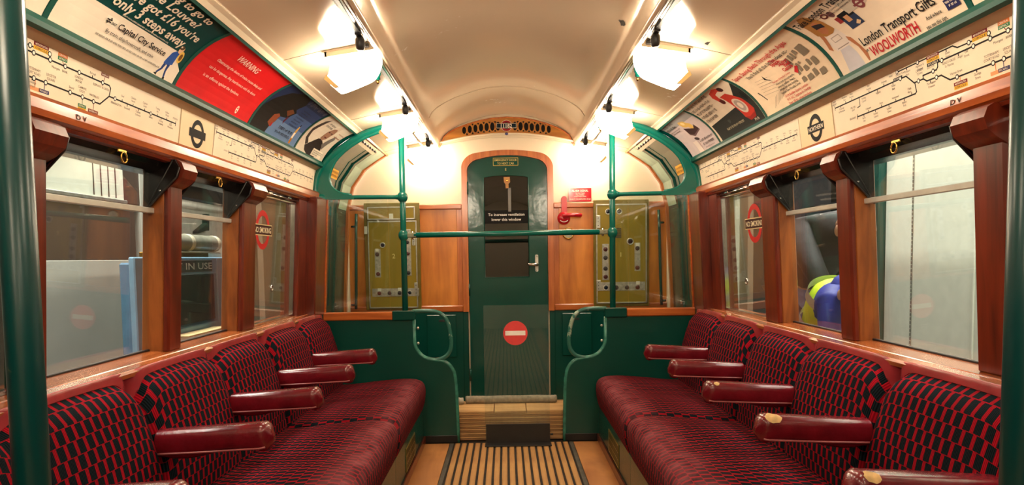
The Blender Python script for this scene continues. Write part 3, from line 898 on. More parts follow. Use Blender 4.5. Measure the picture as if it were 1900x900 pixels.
# ---- the wall closing the car behind the photographer
wf = mk('wall_front', MB().prism(outline, end_fn(YB), 0.0, 0.05), CREAMW, kind='structure')

# ================================================================== THINGS
# ---- ceiling lamps: opal glass scoops under the sloping panels
LAMP_RAW = [(0.668, 1.886), (0.520, 1.912)] + [(0.496, 1.892), (0.492, 1.868), (0.500, 1.838), (0.518, 1.808), (0.545, 1.789)] + [(0.640, 1.752), (0.658, 1.752), (0.694, 1.783), (0.684, 1.806), (0.676, 1.846)]
LAMP_OUT = [tuple(p[:2]) for p in smooth_path([(a, b, 0) for a, b in LAMP_RAW[1:9]], 3)] + LAMP_RAW[9:] + LAMP_RAW[:1]
def lamp(s, y, label, group):
    t = root('ceiling_lamp', label, 'lamp', group)
    cx = sum(p[0] for p in LAMP_OUT) / len(LAMP_OUT); cz = 1.86
    secs = [(0.0, 0.90), (0.008, 0.97), (0.02, 1.0), (0.09, 1.0), (0.102, 0.97), (0.11, 0.90)]
    mb = MB(); n = len(LAMP_OUT); vs = []; fs = []
    for dy, k in secs:
        for x, z in LAMP_OUT:
            zz = z if z > 1.88 else cz + (z - cz) * k
            vs.append((s * (cx + (x - cx) * k), y + dy, zz))
    for j in range(len(secs) - 1):
        for i in range(n): fs.append((j * n + i, j * n + (i + 1) % n, (j + 1) * n + (i + 1) % n, (j + 1) * n + i))
    fs.append(tuple(range(n))); fs.append(tuple((len(secs) - 1) * n + i for i in range(n)))
    mb.add(vs, fs, True)
    mk('opal_shade', mb, OPAL, t)
    # fixing flange against the ceiling, and the yellowish outer rim of the shade
    mb = MB().prism([(0.700, 1.884), (0.700, 1.878), (0.515, 1.909), (0.515, 1.9155)], lambda a, b, w: (s * a, w, b), y - 0.012, y + 0.122)
    mk('flange', mb, CREAMW, t)
    gal = MB()
    for ya, yb in ((y - 0.010, y - 0.003), (y + 0.113, y + 0.120)):
        gal.prism([(0.690, 1.884), (0.690, 1.862), (0.505, 1.889), (0.505, 1.914)], lambda a, b, w: (s * a, w, b), ya, yb)
    gal.prism([(0.690, 1.884), (0.690, 1.862), (0.683, 1.863), (0.683, 1.885)], lambda a, b, w: (s * a, w, b), y - 0.010, y + 0.120)
    mk('gallery', gal, CREAMW, t)
    mb = MB().prism([(0.640, 1.753), (0.659, 1.750), (0.697, 1.783), (0.688, 1.800), (0.660, 1.772)], lambda a, b, w: (s * a, w, b), y - 0.003, y + 0.006)
    mk('rim', mb, OPALRIM, t)
    boxpart('clip', (s * 0.520, y - 0.022, 1.895), (s * 0.545, y - 0.008, 1.9095), BLACKM, t, 0.003)
LAMP_Y = [2.60, 3.70, 4.74]
where = ['between the second window pair and the first poster divider', 'over the top of the green pole', 'against the cream end wall']
LW = {(-1, 0): 'lit opal glass lamp above the red warning poster', (-1, 1): 'lit opal glass lamp over the pole with panel two behind',
      (-1, 2): 'lit opal glass lamp at the cream end wall above panel two', (1, 0): 'lit opal glass lamp above the space saving beds poster',
      (1, 1): 'lit opal glass lamp over the pole with panel one behind', (1, 2): 'lit opal glass lamp at the cream end wall above the alarm sign'}
for s in (-1, 1):
    for i, y in enumerate(LAMP_Y): lamp(s, y, LW[(s, i)], 'ceiling lamps along the clerestory')
    for n_, y in zip(('one lamp', 'two lamps', 'three lamps', 'four lamps'), (1.50, 0.40, -0.70, -1.80)):
        lamp(s, y, 'lit opal glass lamp, %s before the one above the %s poster' % (n_, 'red warning' if s < 0 else 'space saving beds'), 'ceiling lamps along the clerestory')

# ---- strap hanger rails between the lamps
def hanger(s, y0, y1, label, rod=False):
    t = root('strap_hanger_rail', label, 'handrail', 'strap hanger rails beside the clerestory')
    mk('chrome_strip', MB().sweep([(0.546, 1.9105), (0.546, 1.905), (0.519, 1.9085), (0.519, 1.9135)], y0, y1, s), CHROME, t)
    mk('inner_strip', MB().sweep([(0.540, 1.9065), (0.540, 1.9035), (0.527, 1.905), (0.527, 1.908)], y0 + 0.02, y1 - 0.02, s), BLACKM, t)
    b = mk('bracket', MB().prism([(y0 - 0.02, 1.9105), (y0 - 0.02, 1.880), (y0 + 0.03, 1.866), (y0 + 0.075, 1.866), (y0 + 0.085, 1.9105)], lambda a, z, w: (s * w, a, z), 0.522, 0.548), GREEN, t)
    mk('socket', MB().lathe((s * 0.535, y0 + 0.052, 1.870), (0, 0.35, -1), [(0.017, 0), (0.017, 0.018), (0.012, 0.022), (0.012, 0.036)], 14), GREENT, b)
    mk('tip', MB().lathe((s * 0.535, y0 + 0.066, 1.834), (0, 0.35, -1), [(0.006, 0), (0.006, 0.010), (0.002, 0.015)], 10), BRASS, b)
    if rod:
        mk('knob', MB().ball((s * 0.560, y0 + 0.05, 1.845), 0.013), GREENT, b)
        mk('rod', MB().tube([(s * 0.556, y0 + 0.06, 1.840), (s * 0.552, y1 + 0.02, 1.836)], 0.006, 8), plain('cream_rod', (206, 188, 160), rough=0.35), t)
    k = mk('buffer', MB().lathe((s * 0.533, y1 - 0.085, 1.903), (0, 0.1, -1), [(0.010, 0), (0.017, 0.012), (0.018, 0.03), (0.015, 0.045), (0.011, 0.05)], 14), BLACKM, t)
    boxpart('buffer_plate', (s * 0.522, y1 - 0.115, 1.8985), (s * 0.546, y1 - 0.06, 1.9065), BLACKM, k, 0.002)
for s, nm in ((-1, 'over the pale coloured ticket machine window'), (1, 'over the window with two people outside')):
    hanger(s, 2.755, 3.665, 'chrome strap hanger rail leading to the pole lamp, ' + ('panel two side' if s < 0 else 'panel one side'))
    hanger(s, 1.655, 2.565, 'chrome strap hanger rail between the first lamps, ' + ('panel two side' if s < 0 else 'panel one side'))
    hanger(s, 3.855, 4.70, 'strap hanger rail with hanging cream rod at the end wall, ' + ('panel two side' if s < 0 else 'panel one side'), rod=True)

# ---- draught screens: green lower board with a swept edge, oak rail, two glass panes, roof casting, looped handrail
def screen(s, label):
    t = root('draught_screen', label, 'draught screen', 'green draught screens at the vestibule')
    fn = lambda a, b, w: (s * a, w, b)
    edge = [(0.570, 0.742), (0.570, 0.606)] + [(0.562, 0.575), (0.545, 0.545), (0.520, 0.520), (0.485, 0.504), (0.440, 0.497), (0.400, 0.490), (0.368, 0.470), (0.345, 0.438), (0.334, 0.400), (0.326, 0.300), (0.320, 0.0)]
    edge = edge[:1] + [tuple(p[:2]) for p in smooth_path([(a, b, 0) for a, b in edge[1:]], 3)]
    board = [(1.15, 0.0), (1.15, 0.742)] + edge
    mk('lower_board', MB().prism(board, fn, YS - 0.012, YS + 0.012), GREEND, t)
    mk('edge_bead', MB().tube([fn(a, b, YS) for a, b in edge], 0.013, 10), plain('worn_green_bead', (52, 120, 104), rough=0.25, var=0.35, scale=30), t)
    boxpart('black_skirting', (s * 0.322, YS - 0.015, 0.0), (s * 0.53, YS + 0.013, 0.045), BLACK, t, 0.002)
    boxpart('oak_rail', (s * 0.690, YS - 0.022, 0.742), (s * 1.10, YS + 0.022, 0.790), DADORAIL, t, 0.006)
    boxpart('pole_block', (s * 0.560, YS - 0.026, 0.738), (s * 0.692, YS + 0.026, 0.796), GREEN, t, 0.005)
    for z in (0.690, 0.600): mk('bolt', MB().ball((s * 0.545, YS - 0.002, z), 0.008), ALU, t)
    # looped handrail
    lp = smooth_path([(0.575, YS, 0.790), (0.50, YS, 0.792), (0.435, YS, 0.785), (0.390, YS, 0.758), (0.366, YS, 0.712), (0.352, YS, 0.640), (0.350, YS, 0.585), (0.364, YS, 0.540), (0.400, YS, 0.508), (0.450, YS, 0.498)], 5)
    m_ = MB().tube([(s * p[0], p[1], p[2]) for p in lp], 0.0125, 12)
    mk('loop_handrail', m_, gloss_paint('rubbed_green_rail' + side_name(s), (46, 104, 92), rough=0.22, scuff=(150, 170, 150), scuff_amt=0.06), t)
    # glass
    mk('wide_pane', MB().box((s * 0.706, YS - 0.003, 0.788), (s * 1.10, YS + 0.003, 1.452), 0.0008), PANES, t)
    mk('narrow_pane', MB().box((s * 0.632, YS - 0.003, 0.79), (s * 0.7035, YS + 0.003, 1.452), 0.0008), PANES, t)
    # bar and roof casting
    bar = smooth_path([(0.635, YS, 1.462), (0.66, YS, 1.462), (0.72, YS, 1.463), (0.90, YS, 1.464), (1.04, YS, 1.464), (1.09, YS, 1.462)], 3)
    mk('glass_bar', MB().tube([(s * p[0], p[1], p[2]) for p in bar], [0.022, 0.019, 0.015] + [0.0125] * (len(bar) - 5) + [0.016, 0.02], 12), GREENT, t)
    out_c = [(1.128, 1.452), (1.130, 1.530), (1.104, 1.620), (1.040, 1.700), (0.950, 1.772), (0.860, 1.826), (0.760, 1.866), (0.660, 1.890)]
    in_c = [(0.640, 1.862), (0.740, 1.840), (0.840, 1.800), (0.930, 1.745), (1.000, 1.680), (1.035, 1.610), (1.042, 1.560), (1.020, 1.515), (0.975, 1.487), (0.90, 1.474), (0.90, 1.452)]
    oc = [tuple(p[:2]) for p in smooth_path([(a, b, 0) for a, b in out_c], 4)]
    ic = [tuple(p[:2]) for p in smooth_path([(a, b, 0) for a, b in in_c[:-1]], 4)] + [in_c[-1]]
    cast = mk('roof_casting', MB().prism(oc + ic, fn, YS - 0.012, YS + 0.012), GREENT, t)
    oc2 = oc
    mk('casting_flange', MB().tube([fn(a - 0.006, b - 0.006, YS) for a, b in oc2], 0.020, 10, flat=(1, 1.2)), GREENT, cast)
    mk('casting_rim', MB().tube([fn(a, b, YS - 0.004) for a, b in ic[:-2]], 0.009, 8), GREENT, cast)
    boxpart('casting_foot', (s * 1.065, YS - 0.03, 1.430), (s * 1.125, YS + 0.02, 1.482), GREENT, cast, 0.012)
screen(-1, 'green draught screen with glass in front of panel two')
screen(1, 'green draught screen with glass in front of panel one')

# ---- grab poles
def pole(x, y, z0, z1, r, label, balls=(), group=None):
    t = root('grab_pole', label, 'grab pole', group)
    mk('shaft', MB().tube([(x, y, z0), (x, y, z1)], r, 20), GREENT if balls else GREEN, t)
    for z in balls: mk('ball_joint', MB().ball((x, y, z), r * 1.75, sx=(1, 1, 1.15)), GREENT, t)
    if balls:
        mk('top_socket', MB().lathe((x, y, z1 - 0.05), (0, 0, 1), [(r, 0), (r * 1.5, 0.006), (r * 1.5, 0.04), (r * 1.3, 0.05)], 18), GREENT, t)
    else:
        mk('foot_flange', MB().lathe((x, y, z0), (0, 0, 1), [(r * 2.2, 0), (r * 2.2, 0.01), (r * 1.3, 0.03)], 18), GREEN, t)
pole(-0.618, YS, 0.79, 1.885, 0.0175, 'slim green pole with ball joints beside panel two', (1.462, 1.238), 'green poles in the draught screens')
pole(0.612, YS, 0.79, 1.885, 0.0175, 'slim green pole with ball joints beside panel one', (1.462, 1.238), 'green poles in the draught screens')
pole(-0.628, 0.850, 0.0, 1.895, 0.0205, 'thick dark green pole standing by the seat under the Louvre poster', (), 'thick poles between seats')
pole(0.639, 0.850, 0.0, 1.893, 0.0205, 'thick dark green pole standing by the seat under the gift shop poster', (), 'thick poles between seats')
for o in COL.objects:
    if o.name.startswith('shaft') and o.location.length == 0 and o.parent and 'thick' in o.parent.get('label', ''):
        o.data.materials[0] = gloss_paint('rubbed_pole_green', (2, 60, 60), rough=0.30, scuff=(70, 92, 76), scuff_amt=-0.01, bump=0.06) if 'rubbed_pole_green' not in MATS else MATS['rubbed_pole_green']

# ---- barrier across the two poles
t = root('crossbar', 'octagonal green crossbar hinged between the two slim poles', 'barrier')
mk('bar', MB().tube([(-0.555, YS - 0.004, 1.239), (0.535, YS - 0.004, 1.243)], 0.0165, 8), GREENT, t)
for x, z in ((-0.575, 1.238), (0.565, 1.242)):
    sg = 1 if x < 0 else -1
    b = boxpart('hinge_bracket', (x - sg * 0.020, YS - 0.018, z - 0.014), (x + sg * 0.035, YS + 0.010, z + 0.014), plain('worn_bracket', (110, 112, 90), rough=0.35, metal=0.4, var=0.3, scale=40), t, 0.004)
    mk('hinge_pin', MB().tube([(x + sg * 0.012, YS - 0.006, z - 0.024), (x + sg * 0.012, YS - 0.006, z + 0.024)], 0.006, 10), CHROME, b)

# ---- seats: three doubles on either side, each with its plinth, cushion, backs and armrests
def hump(t):
    """fabric top along one double, t 0..2"""
    d0 = min(t, 2 - t); dm = abs(t - 1)
    return 0.766 - 0.070 * math.exp(-(d0 / 0.085) ** 2) - 0.024 * math.exp(-(dm / 0.09) ** 2) + 0.007 * math.sin(PI * (t % 1.0))
def seat(s, k, label, worn):
    y1 = YS - 0.016 - 2 * SEAT * k if k == 0 else YS - 2 * SEAT * k
    y0 = YS - 2 * SEAT * (k + 1)
    L = y1 - y0
    t = root('double_seat', label, 'seat', 'double seats along the car')
    def yy(u): return y0 + L * u
    # back
    def back(u, v):
        z = 0.345 + (hump(2 * u) - 0.345) * v
        q = (2 * u) % 1.0 if u < 1 else 1.0
        x = 0.985 + 0.075 * v - 0.030 * math.sin(PI * min(1, v * 1.02)) * (0.6 + 0.4 * math.sin(PI * q))
        e = min(u, 1 - u) * L
        x += 0.042 * max(0, 1 - e / 0.035) ** 2.0
        x += 0.010 * max(0, 1 - abs(u - 0.5) * L / 0.05) ** 2
        x += 0.035 * max(0, (v - 0.90) / 0.10) ** 2
        return (s * x, yy(u), z)
    mk('backrest', MB().grid(back, 56, 20, uvf=lambda u, v: (yy(u), 0.345 + 0.44 * v), wearf=lambda u, v: 0.0), MOQ, t)
    def yoke(u, v):
        bx, by, bz = back(u, 1.0)
        x0 = abs(bx); x1 = 1.100; z1 = 0.786
        a = v * PI / 2
        lift = 0.013 * math.sin(PI * v)
        x = x0 - 0.004 * (1 - v) + (x1 - x0 + 0.004) * v
        z = bz + (z1 - bz) * math.sin(a) + lift
        return (s * x, by, z)
    yk = mk('leather_yoke', MB().grid(yoke, 56, 8), LEATHERL, t)
    mk('piping', MB().tube([back(i / 60, 1.0) for i in range(61)], 0.0032, 6), LEATHER, yk)
    # end cheeks closing the back
    for u, dy in ((0.0, -0.001), (1.0, 0.001)):
        pts = [back(u, v / 10) for v in range(11)]
        mb = MB(); n_ = len(pts)
        mb.add([(p[0], p[1] + dy, p[2]) for p in pts] + [(s * 1.10, p[1] + dy, p[2]) for p in pts], [(i, i + 1, i + 1 + n_, i + n_) for i in range(n_ - 1)], False)
        mk('back_edge', mb, MOQ if False else LEATHER, t)
    # cushion
    pr = [(1.00, 0.372), (0.90, 0.378), (0.78, 0.392), (0.66, 0.402), (0.585, 0.402), (0.545, 0.396), (0.518, 0.382), (0.504, 0.358), (0.500, 0.325), (0.503, 0.285), (0.510, 0.245), (0.522, 0.212), (0.54, 0.200)]
    pp = [tuple(p[:2]) for p in smooth_path([(a, b, 0) for a, b in pr], 3)]
    acc = [0.0]
    for a, b in zip(pp, pp[1:]): acc.append(acc[-1] + math.hypot(a[0] - b[0], a[1] - b[1]))
    N = len(pp) - 1
    def cush(u, v):
        i = min(N, int(round(v * N))); x, z = pp[i]
        e = min(u, 1 - u) * L
        r = 0.045
        d = 0.0
        if e < r: d = r - math.sqrt(max(0, r * r - (r - e) ** 2))
        mid = 0.012 * math.cos((u - 0.5) * 2 * PI * 2) * -0.35
        top = max(0.0, min(1.0, (z - 0.30) / 0.09))
        fr = max(0.0, min(1.0, (0.60 - x) / 0.09))
        return (s * (x + d * 0.8 * fr), y0 + 0.002 + (L - 0.004) * u, z - d * top + mid * top)
    mk('seat_cushion', MB().grid(cush, 60, N, uvf=lambda u, v: (yy(u) + 0.013, -acc[min(N, int(round(v * N)))] + 0.345),
       wearf=lambda u, v: max(0.0, 1 - abs(acc[min(N, int(round(v * N)))] - 0.46) / 0.13) * (0.95 if k else 0.8)), MOQ, t)
    for u, dy in ((0.0, 0.0), (1.0, 0.0)):
        pts = [cush(u, i / N) for i in range(N + 1)]
        mb = MB(); mb.uv = {}; mb.wear = {}
        for i, p in enumerate(pts): mb.uv[i] = (p[0], p[2])
        mb.add(pts + [(s * 0.98, pts[0][1], 0.20)], [tuple(range(len(pts) + 1))], False)
        mb.uv[len(pts)] = (0.98, 0.2)
        mk('cushion_end', mb, MOQ, t)
    # plinth with louvres
    boxpart('plinth', (s * 0.522, y0, 0.0), (s * 0.545, y1, 0.215), GREEND, t, 0.002)
    if k in (0, 1):
        for c0 in ((y0 + 0.30, y0 + 0.62),):
            g = boxpart('louvre_plate', (s * 0.5185, c0[0], 0.055), (s * 0.522, c0[1], 0.175), OLIVED, t, 0.001)
            slot0 = None
            for r_ in range(9):
                for c_ in range(3):
                    ya = c0[0] + 0.012 + r_ * 0.033; za = 0.064 + c_ * 0.036
                    if slot0 is None: slot0 = boxpart('louvre_slot', (s * 0.5175, c0[0] + 0.012, 0.064), (s * 0.5187, c0[0] + 0.028, 0.093), BLACK, g, 0.0004)
                    else:
                        o = slot0.copy(); COL.objects.link(o); o.parent = g; o.location = (0, r_ * 0.033, c_ * 0.036)
    # armrests: one in the middle of the double, one at its near end
    for j, ya in enumerate((y1 + (0.016 if k == 0 else 0) - SEAT, y0)):
        if k == 2 and j == 1: continue          # the bench ends at the thick pole
        def arm(tt, ph):
            x = 1.015 + (0.690 - 1.015) * tt
            zc = 0.583 + 0.016 * tt
            hw = 0.036 + 0.004 * math.sin(PI * tt)
            hh = 0.039 + 0.005 * tt
            kk = 1.0
            if tt > 0.93: kk = math.sqrt(max(0.0, 1 - ((tt - 0.93) / 0.07) ** 2)) * 0.65 + 0.35 * (1 - (tt - 0.93) / 0.07)
            c, sn = math.cos(ph), math.sin(ph)
            e = 0.62
            dy = math.copysign(abs(c) ** e, c) * hw * (0.25 + 0.75 * kk)
            dz = math.copysign(abs(sn) ** e, sn) * hh * (kk if sn > 0 else (0.35 + 0.65 * kk))
            if sn < 0: dz *= 0.9 + 0.25 * math.sin(2.2 * PI * tt)
            return (s * x, ya + dy, zc + dz)
        mb = MB().grid(lambda u, v: arm(u, v * 2 * PI), 26, 22)
        mb.add([arm(1.0, 2 * PI * i / 22) for i in range(22)], [tuple(range(22))], True)
        a_ = mk('armrest', mb, LEATHER, t)
        for sd in (0, 1):
            path = []
            for i in range(21):
                tt = 0.02 + 0.93 * i / 20
                ph = (PI + 0.35) if sd == 0 else (2 * PI - 0.35)
                ph = PI + 0.45 if sd == 0 else 2 * PI - 0.45
                p = Vector(arm(tt, ph)); p.z += 0.006 * math.sin(2 * PI * tt * 1.1) - 0.002
                p.y += -0.0015 if sd == 0 else 0.0015
                path.append(p)
            mk('piping', MB().tube(path, 0.003, 6), PIPING, a_)
        if (k, j) in worn:
            sz = worn[(k, j)]
            rnd = random.Random(k * 5 + j)
            rr = [1 + 0.25 * (rnd.random() - 0.5) for _ in range(14)]
            def pt(a, rad):
                tt = 0.86 + 0.07 * sz * rad * math.cos(a); ph = (PI / 2 + 0.62) + 0.62 * sz * rad * math.sin(a)
                p = Vector(arm(tt, ph)); q = Vector((s * (1.015 - 0.325 * tt), ya, 0.59))
                return p + (p - q).normalized() * 0.0012
            vs = [pt(0, 0)]; fs = []
            for ring in range(1, 4):
                for i in range(14): vs.append(pt(2 * PI * i / 14, rr[i] * ring / 3))
            for i in range(14):
                fs.append((0, 1 + i, 1 + (i + 1) % 14))
                for ring in range(2):
                    a0 = 1 + ring * 14
                    fs.append((a0 + i, a0 + 14 + i, a0 + 14 + (i + 1) % 14, a0 + (i + 1) % 14))
            mk('worn_patch', MB().add(vs, fs, True), PATCH, a_, label='bare patch where the leather has worn through')
SL = {(-1, 0): 'double moquette seat against the green screen below panel two', (-1, 1): 'double moquette seat under the ticket machine window',
      (-1, 2): 'double moquette seat cut by the pole under the Louvre poster', (1, 0): 'double moquette seat against the green screen below panel one',
      (1, 1): 'double moquette seat with worn armrest tips under the people outside', (1, 2): 'double moquette seat cut by the pole under the gift shop poster'}
for s in (-1, 1):
    for k in range(3):
        seat(s, k, SL[(s, k)], {(1, 0): 0.45, (1, 1): 1.0, (2, 0): 0.8} if s > 0 else {})

# ---- printed cards
def clip_strip(poly, v0, v1):
    def cut(P, keep, t):
        out = []
        for i in range(len(P)):
            a, b = P[i], P[(i + 1) % len(P)]
            ka, kb = keep(a[1]), keep(b[1])
            if ka: out.append(a)
            if ka != kb:
                r = (t - a[1]) / (b[1] - a[1]); out.append((a[0] + (b[0] - a[0]) * r, t))
        return out
    P = cut(poly, lambda v: v >= v0, v0)
    if len(P) >= 3: P = cut(P, lambda v: v <= v1, v1)
    return P if len(P) >= 3 else None
def curved(mb, poly, fn, w, mat, step=0.0245):
    """lay a print on the curved cove in narrow strips so that it follows the bend"""
    lo = min(p[1] for p in poly); hi = max(p[1] for p in poly)
    i = int(math.floor(lo / step))
    while i * step < hi:
        q = clip_strip(poly, i * step, (i + 1) * step)
        if q:
            va, vb = i * step, (i + 1) * step
            def flat(u, v, ww, va=va, vb=vb):       # straight between the strip's edges, so layers never cross
                k = (v - va) / (vb - va)
                A, B = fn(u, va, ww), fn(u, vb, ww)
                return tuple(A[j] + (B[j] - A[j]) * k for j in range(3))
            mb.sheet(q, flat, w, mat)
        i += 1
def card(s, y_near, y_far, label, sheet_mat, shapes, texts, name='poster'):
    """a paper card in the cove: sheet + picture + lettering; u runs in reading direction"""
    U = y_far - y_near
    fn = cove_fn(s, y_near if s < 0 else y_far)
    t = root(name, label, 'poster', 'advertising posters above the windows')
    mb = MB(); n_ = 12
    mb.grid(lambda a, b: fn(0.0 + U * a, 0.006 + (COVE_L - 0.018) * b, 0.0), 2, n_, smooth=True)
    mb.grid(lambda a, b: fn(0.0 + U * a, 0.006 + (COVE_L - 0.018) * b, -0.0012), 2, n_, smooth=True)
    mk('sheet', mb, sheet_mat, t)
    if shapes:
        mb = MB()
        for i, (c, poly) in enumerate(shapes): curved(mb, poly, fn, 0.0005 + 0.00006 * i, ink(c))
        mk('picture', mb, None, t)
    if texts:
        for (txt, u, v, h, w, c, bold, al) in texts:
            mb = MB()
            letter(mb, fn, txt, u, v, h, ink(c), w=w, w_off=0.0032 if shapes else 0.0012, bold=bold, align=al)
            mk('printed_line', mb, None, t)
    return fn
def blob(cx, cy, rx, ry, n=14, jit=0.0, seed=1, rot=0.0):
    rnd = random.Random(seed); out = []
    for i in range(n):
        a = 2 * PI * i / n; k = 1 + jit * (rnd.random() - 0.5)
        x, y = rx * k * math.cos(a), ry * k * math.sin(a)
        out.append((cx + x * math.cos(rot) - y * math.sin(rot), cy + x * math.sin(rot) + y * math.cos(rot)))
    return out
def band(u0, v0, u1, v1): return rect(u0, v0, u1, v1)
H = COVE_L - 0.012
DIV = [1.012, 1.605, 2.212, 2.842, 3.452, 3.968]
def span(i): return DIV[i] + 0.010, DIV[i + 1] - 0.010
WHITE = (240, 228, 208); INK = (26, 22, 22)
# panel two side, from the near end
a, b = span(1)
TEAL = (2, 62, 60)
shp = [(TEAL, band(0, 0.112, 0.587, H)), (TEAL, [(0.515, 0.113), (0.587, 0.113), (0.587, 0.060), (0.545, 0.085)]),
       (WHITE, band(0.0, 0.0065, 0.545, 0.112)),
       (WHITE, [(0.545, 0.0065), (0.587, 0.0065), (0.587, 0.060), (0.545, 0.085)]),
       ((44, 86, 168), [(0.488, 0.060), (0.496, 0.100), (0.510, 0.112), (0.530, 0.110), (0.534, 0.066), (0.512, 0.058)]),
       ((34, 60, 120), [(0.492, 0.060), (0.506, 0.058), (0.500, 0.040), (0.482, 0.022), (0.476, 0.026), (0.490, 0.042)]),
       ((34, 60, 120), [(0.512, 0.060), (0.526, 0.062), (0.524, 0.040), (0.530, 0.020), (0.522, 0.018), (0.515, 0.038)]),
       ((16, 16, 18), [(0.466, 0.020), (0.484, 0.026), (0.484, 0.016)]), ((16, 16, 18), [(0.520, 0.010), (0.534, 0.012), (0.531, 0.022), (0.521, 0.020)]),
       ((226, 190, 150), blob(0.524, 0.122, 0.012, 0.014)), ((90, 66, 40), blob(0.519, 0.130, 0.012, 0.008)),
       ((230, 192, 90), blob(0.545, 0.100, 0.014, 0.022, rot=0.4)), ((120, 80, 30), blob(0.546, 0.100, 0.008, 0.013, rot=0.4)),
       ((246, 238, 220), band(0.166, 0.074, 0.216, 0.098))]
fnL = card(-1, a, b, 'dark green and white poster asking about going to the Louvre', ink(WHITE), shp, [
    ('Planning to go to', 0.150, 0.243, 0.027, 0.34, WHITE, 0.022, 'L'),
    ('the Louvre?', 0.200, 0.207, 0.027, 0.27, WHITE, 0.022, 'L'),
    ('you’ve got £16 you’re', 0.095, 0.170, 0.029, 0.445, WHITE, 0.022, 'L'),
    ('only 3 steps away.', 0.140, 0.130, 0.030, 0.375, WHITE, 0.022, 'L'),
    ('~fine print', 0.205, 0.1165, 0.0042, 0.235, WHITE, 0.0, 'L'),
    ('Capital City Service', 0.222, 0.078, 0.0185, 0.245, INK, 0.014, 'L'),
    ('By train, ship/hovercraft, and train', 0.190, 0.055, 0.0105, 0.235, INK, 0.0, 'L'),
    ('~fine print two', 0.160, 0.038, 0.0052, 0.32, (90, 80, 72), 0.0, 'L'),
    ('SNCF', 0.193, 0.080, 0.0075, 0.020, INK, 0.02, 'L')])
mb = MB()
for q in ([(0.169, 0.090), (0.190, 0.090), (0.190, 0.0875), (0.169, 0.0875)], [(0.169, 0.084), (0.190, 0.084), (0.190, 0.0815), (0.169, 0.0815)],
          [(0.183, 0.096), (0.190, 0.0890), (0.187, 0.0875), (0.180, 0.094)], [(0.176, 0.0765), (0.169, 0.083), (0.172, 0.0845), (0.179, 0.079)], [(0.171, 0.0885), (0.174, 0.0885), (0.186, 0.0830), (0.183, 0.0830)]):
    mb.sheet(q, fnL, 0.0032, ink(INK))
mk('railway_mark', mb, None, COL.objects['poster'])
a, b = span(2)
shp = [((214, 26, 30), band(0.004, 0.008, 0.606, H)), (WHITE, blob(0.470, 0.042, 0.011, 0.016, 20)), ((214, 26, 30), blob(0.470, 0.048, 0.006, 0.004, 10)), ((214, 26, 30), blob(0.470, 0.036, 0.006, 0.004, 10))]
W1 = (244, 214, 200)
card(-1, a, b, 'plain red poster headed WARNING about obstructing train doors', ink((214, 26, 30)), shp, [
    ('WARNING', 0.268, 0.205, 0.027, 0.185, W1, 0.008, 'C'),
    ('Obstructing the doors of trains causes delay and', 0.305, 0.160, 0.0125, 0.40, W1, 0.004, 'C'),
    ('can be dangerous. Any interference with the doors', 0.305, 0.125, 0.0125, 0.41, W1, 0.004, 'C'),
    ('is an offence against the byelaws.', 0.255, 0.090, 0.0125, 0.30, W1, 0.004, 'C')])
a, b = span(3)
HAIR = (26, 18, 14)
shp = [((30, 44, 84), band(0.004, 0.008, 0.586, H)), ((104, 134, 178), band(0.16, 0.008, 0.586, 0.095)), ((70, 98, 150), band(0.20, 0.095, 0.586, 0.165)), ((44, 62, 110), band(0.26, 0.165, 0.586, 0.225)),
       (HAIR, [(0.004, 0.008), (0.175, 0.008), (0.19, 0.050), (0.215, 0.075), (0.225, 0.110), (0.300, 0.120), (0.335, 0.165), (0.300, 0.180), (0.315, 0.225), (0.275, 0.262), (0.18, 0.270), (0.09, 0.235), (0.03, 0.16), (0.004, 0.11)]),
       ((150, 74, 40), [(0.150, 0.060), (0.195, 0.045), (0.215, 0.080), (0.222, 0.112), (0.196, 0.120), (0.160, 0.105)]), ((176, 28, 34), [(0.185, 0.050), (0.204, 0.048), (0.206, 0.066), (0.190, 0.070)]),
       ((120, 66, 32), [(0.235, 0.150), (0.285, 0.128), (0.318, 0.160), (0.270, 0.172)]), ((92, 30, 50), [(0.285, 0.100), (0.300, 0.085), (0.310, 0.128), (0.290, 0.130)]),
       ((214, 172, 84), [(0.488, 0.020), (0.512, 0.020), (0.512, 0.100), (0.505, 0.118), (0.495, 0.118), (0.488, 0.100)]), (WHITE, band(0.489, 0.050, 0.511, 0.080)), ((190, 120, 20), band(0.489, 0.020, 0.511, 0.046)), (HAIR, band(0.496, 0.118, 0.505, 0.130))]
tx = [('~headline', 0.30, 0.238, 0.026, 0.265, (96, 96, 110), 0.012, 'L'), ('~slogan', 0.285, 0.060, 0.015, 0.185, (18, 22, 34), 0.01, 'L'), ('~slogan two', 0.270, 0.036, 0.013, 0.200, (18, 22, 34), 0.01, 'L')]
for i in range(7): tx.append(('~body', 0.355, 0.196 - i * 0.016, 0.007, 0.115 - 0.012 * (i % 3), (40, 46, 70), 0.0, 'L'))
card(-1, a, b, 'blue poster with a dark haired figure and a small bottle', ink((48, 64, 104)), shp, tx)
a, b = span(4)
GREYP = (214, 202, 184)
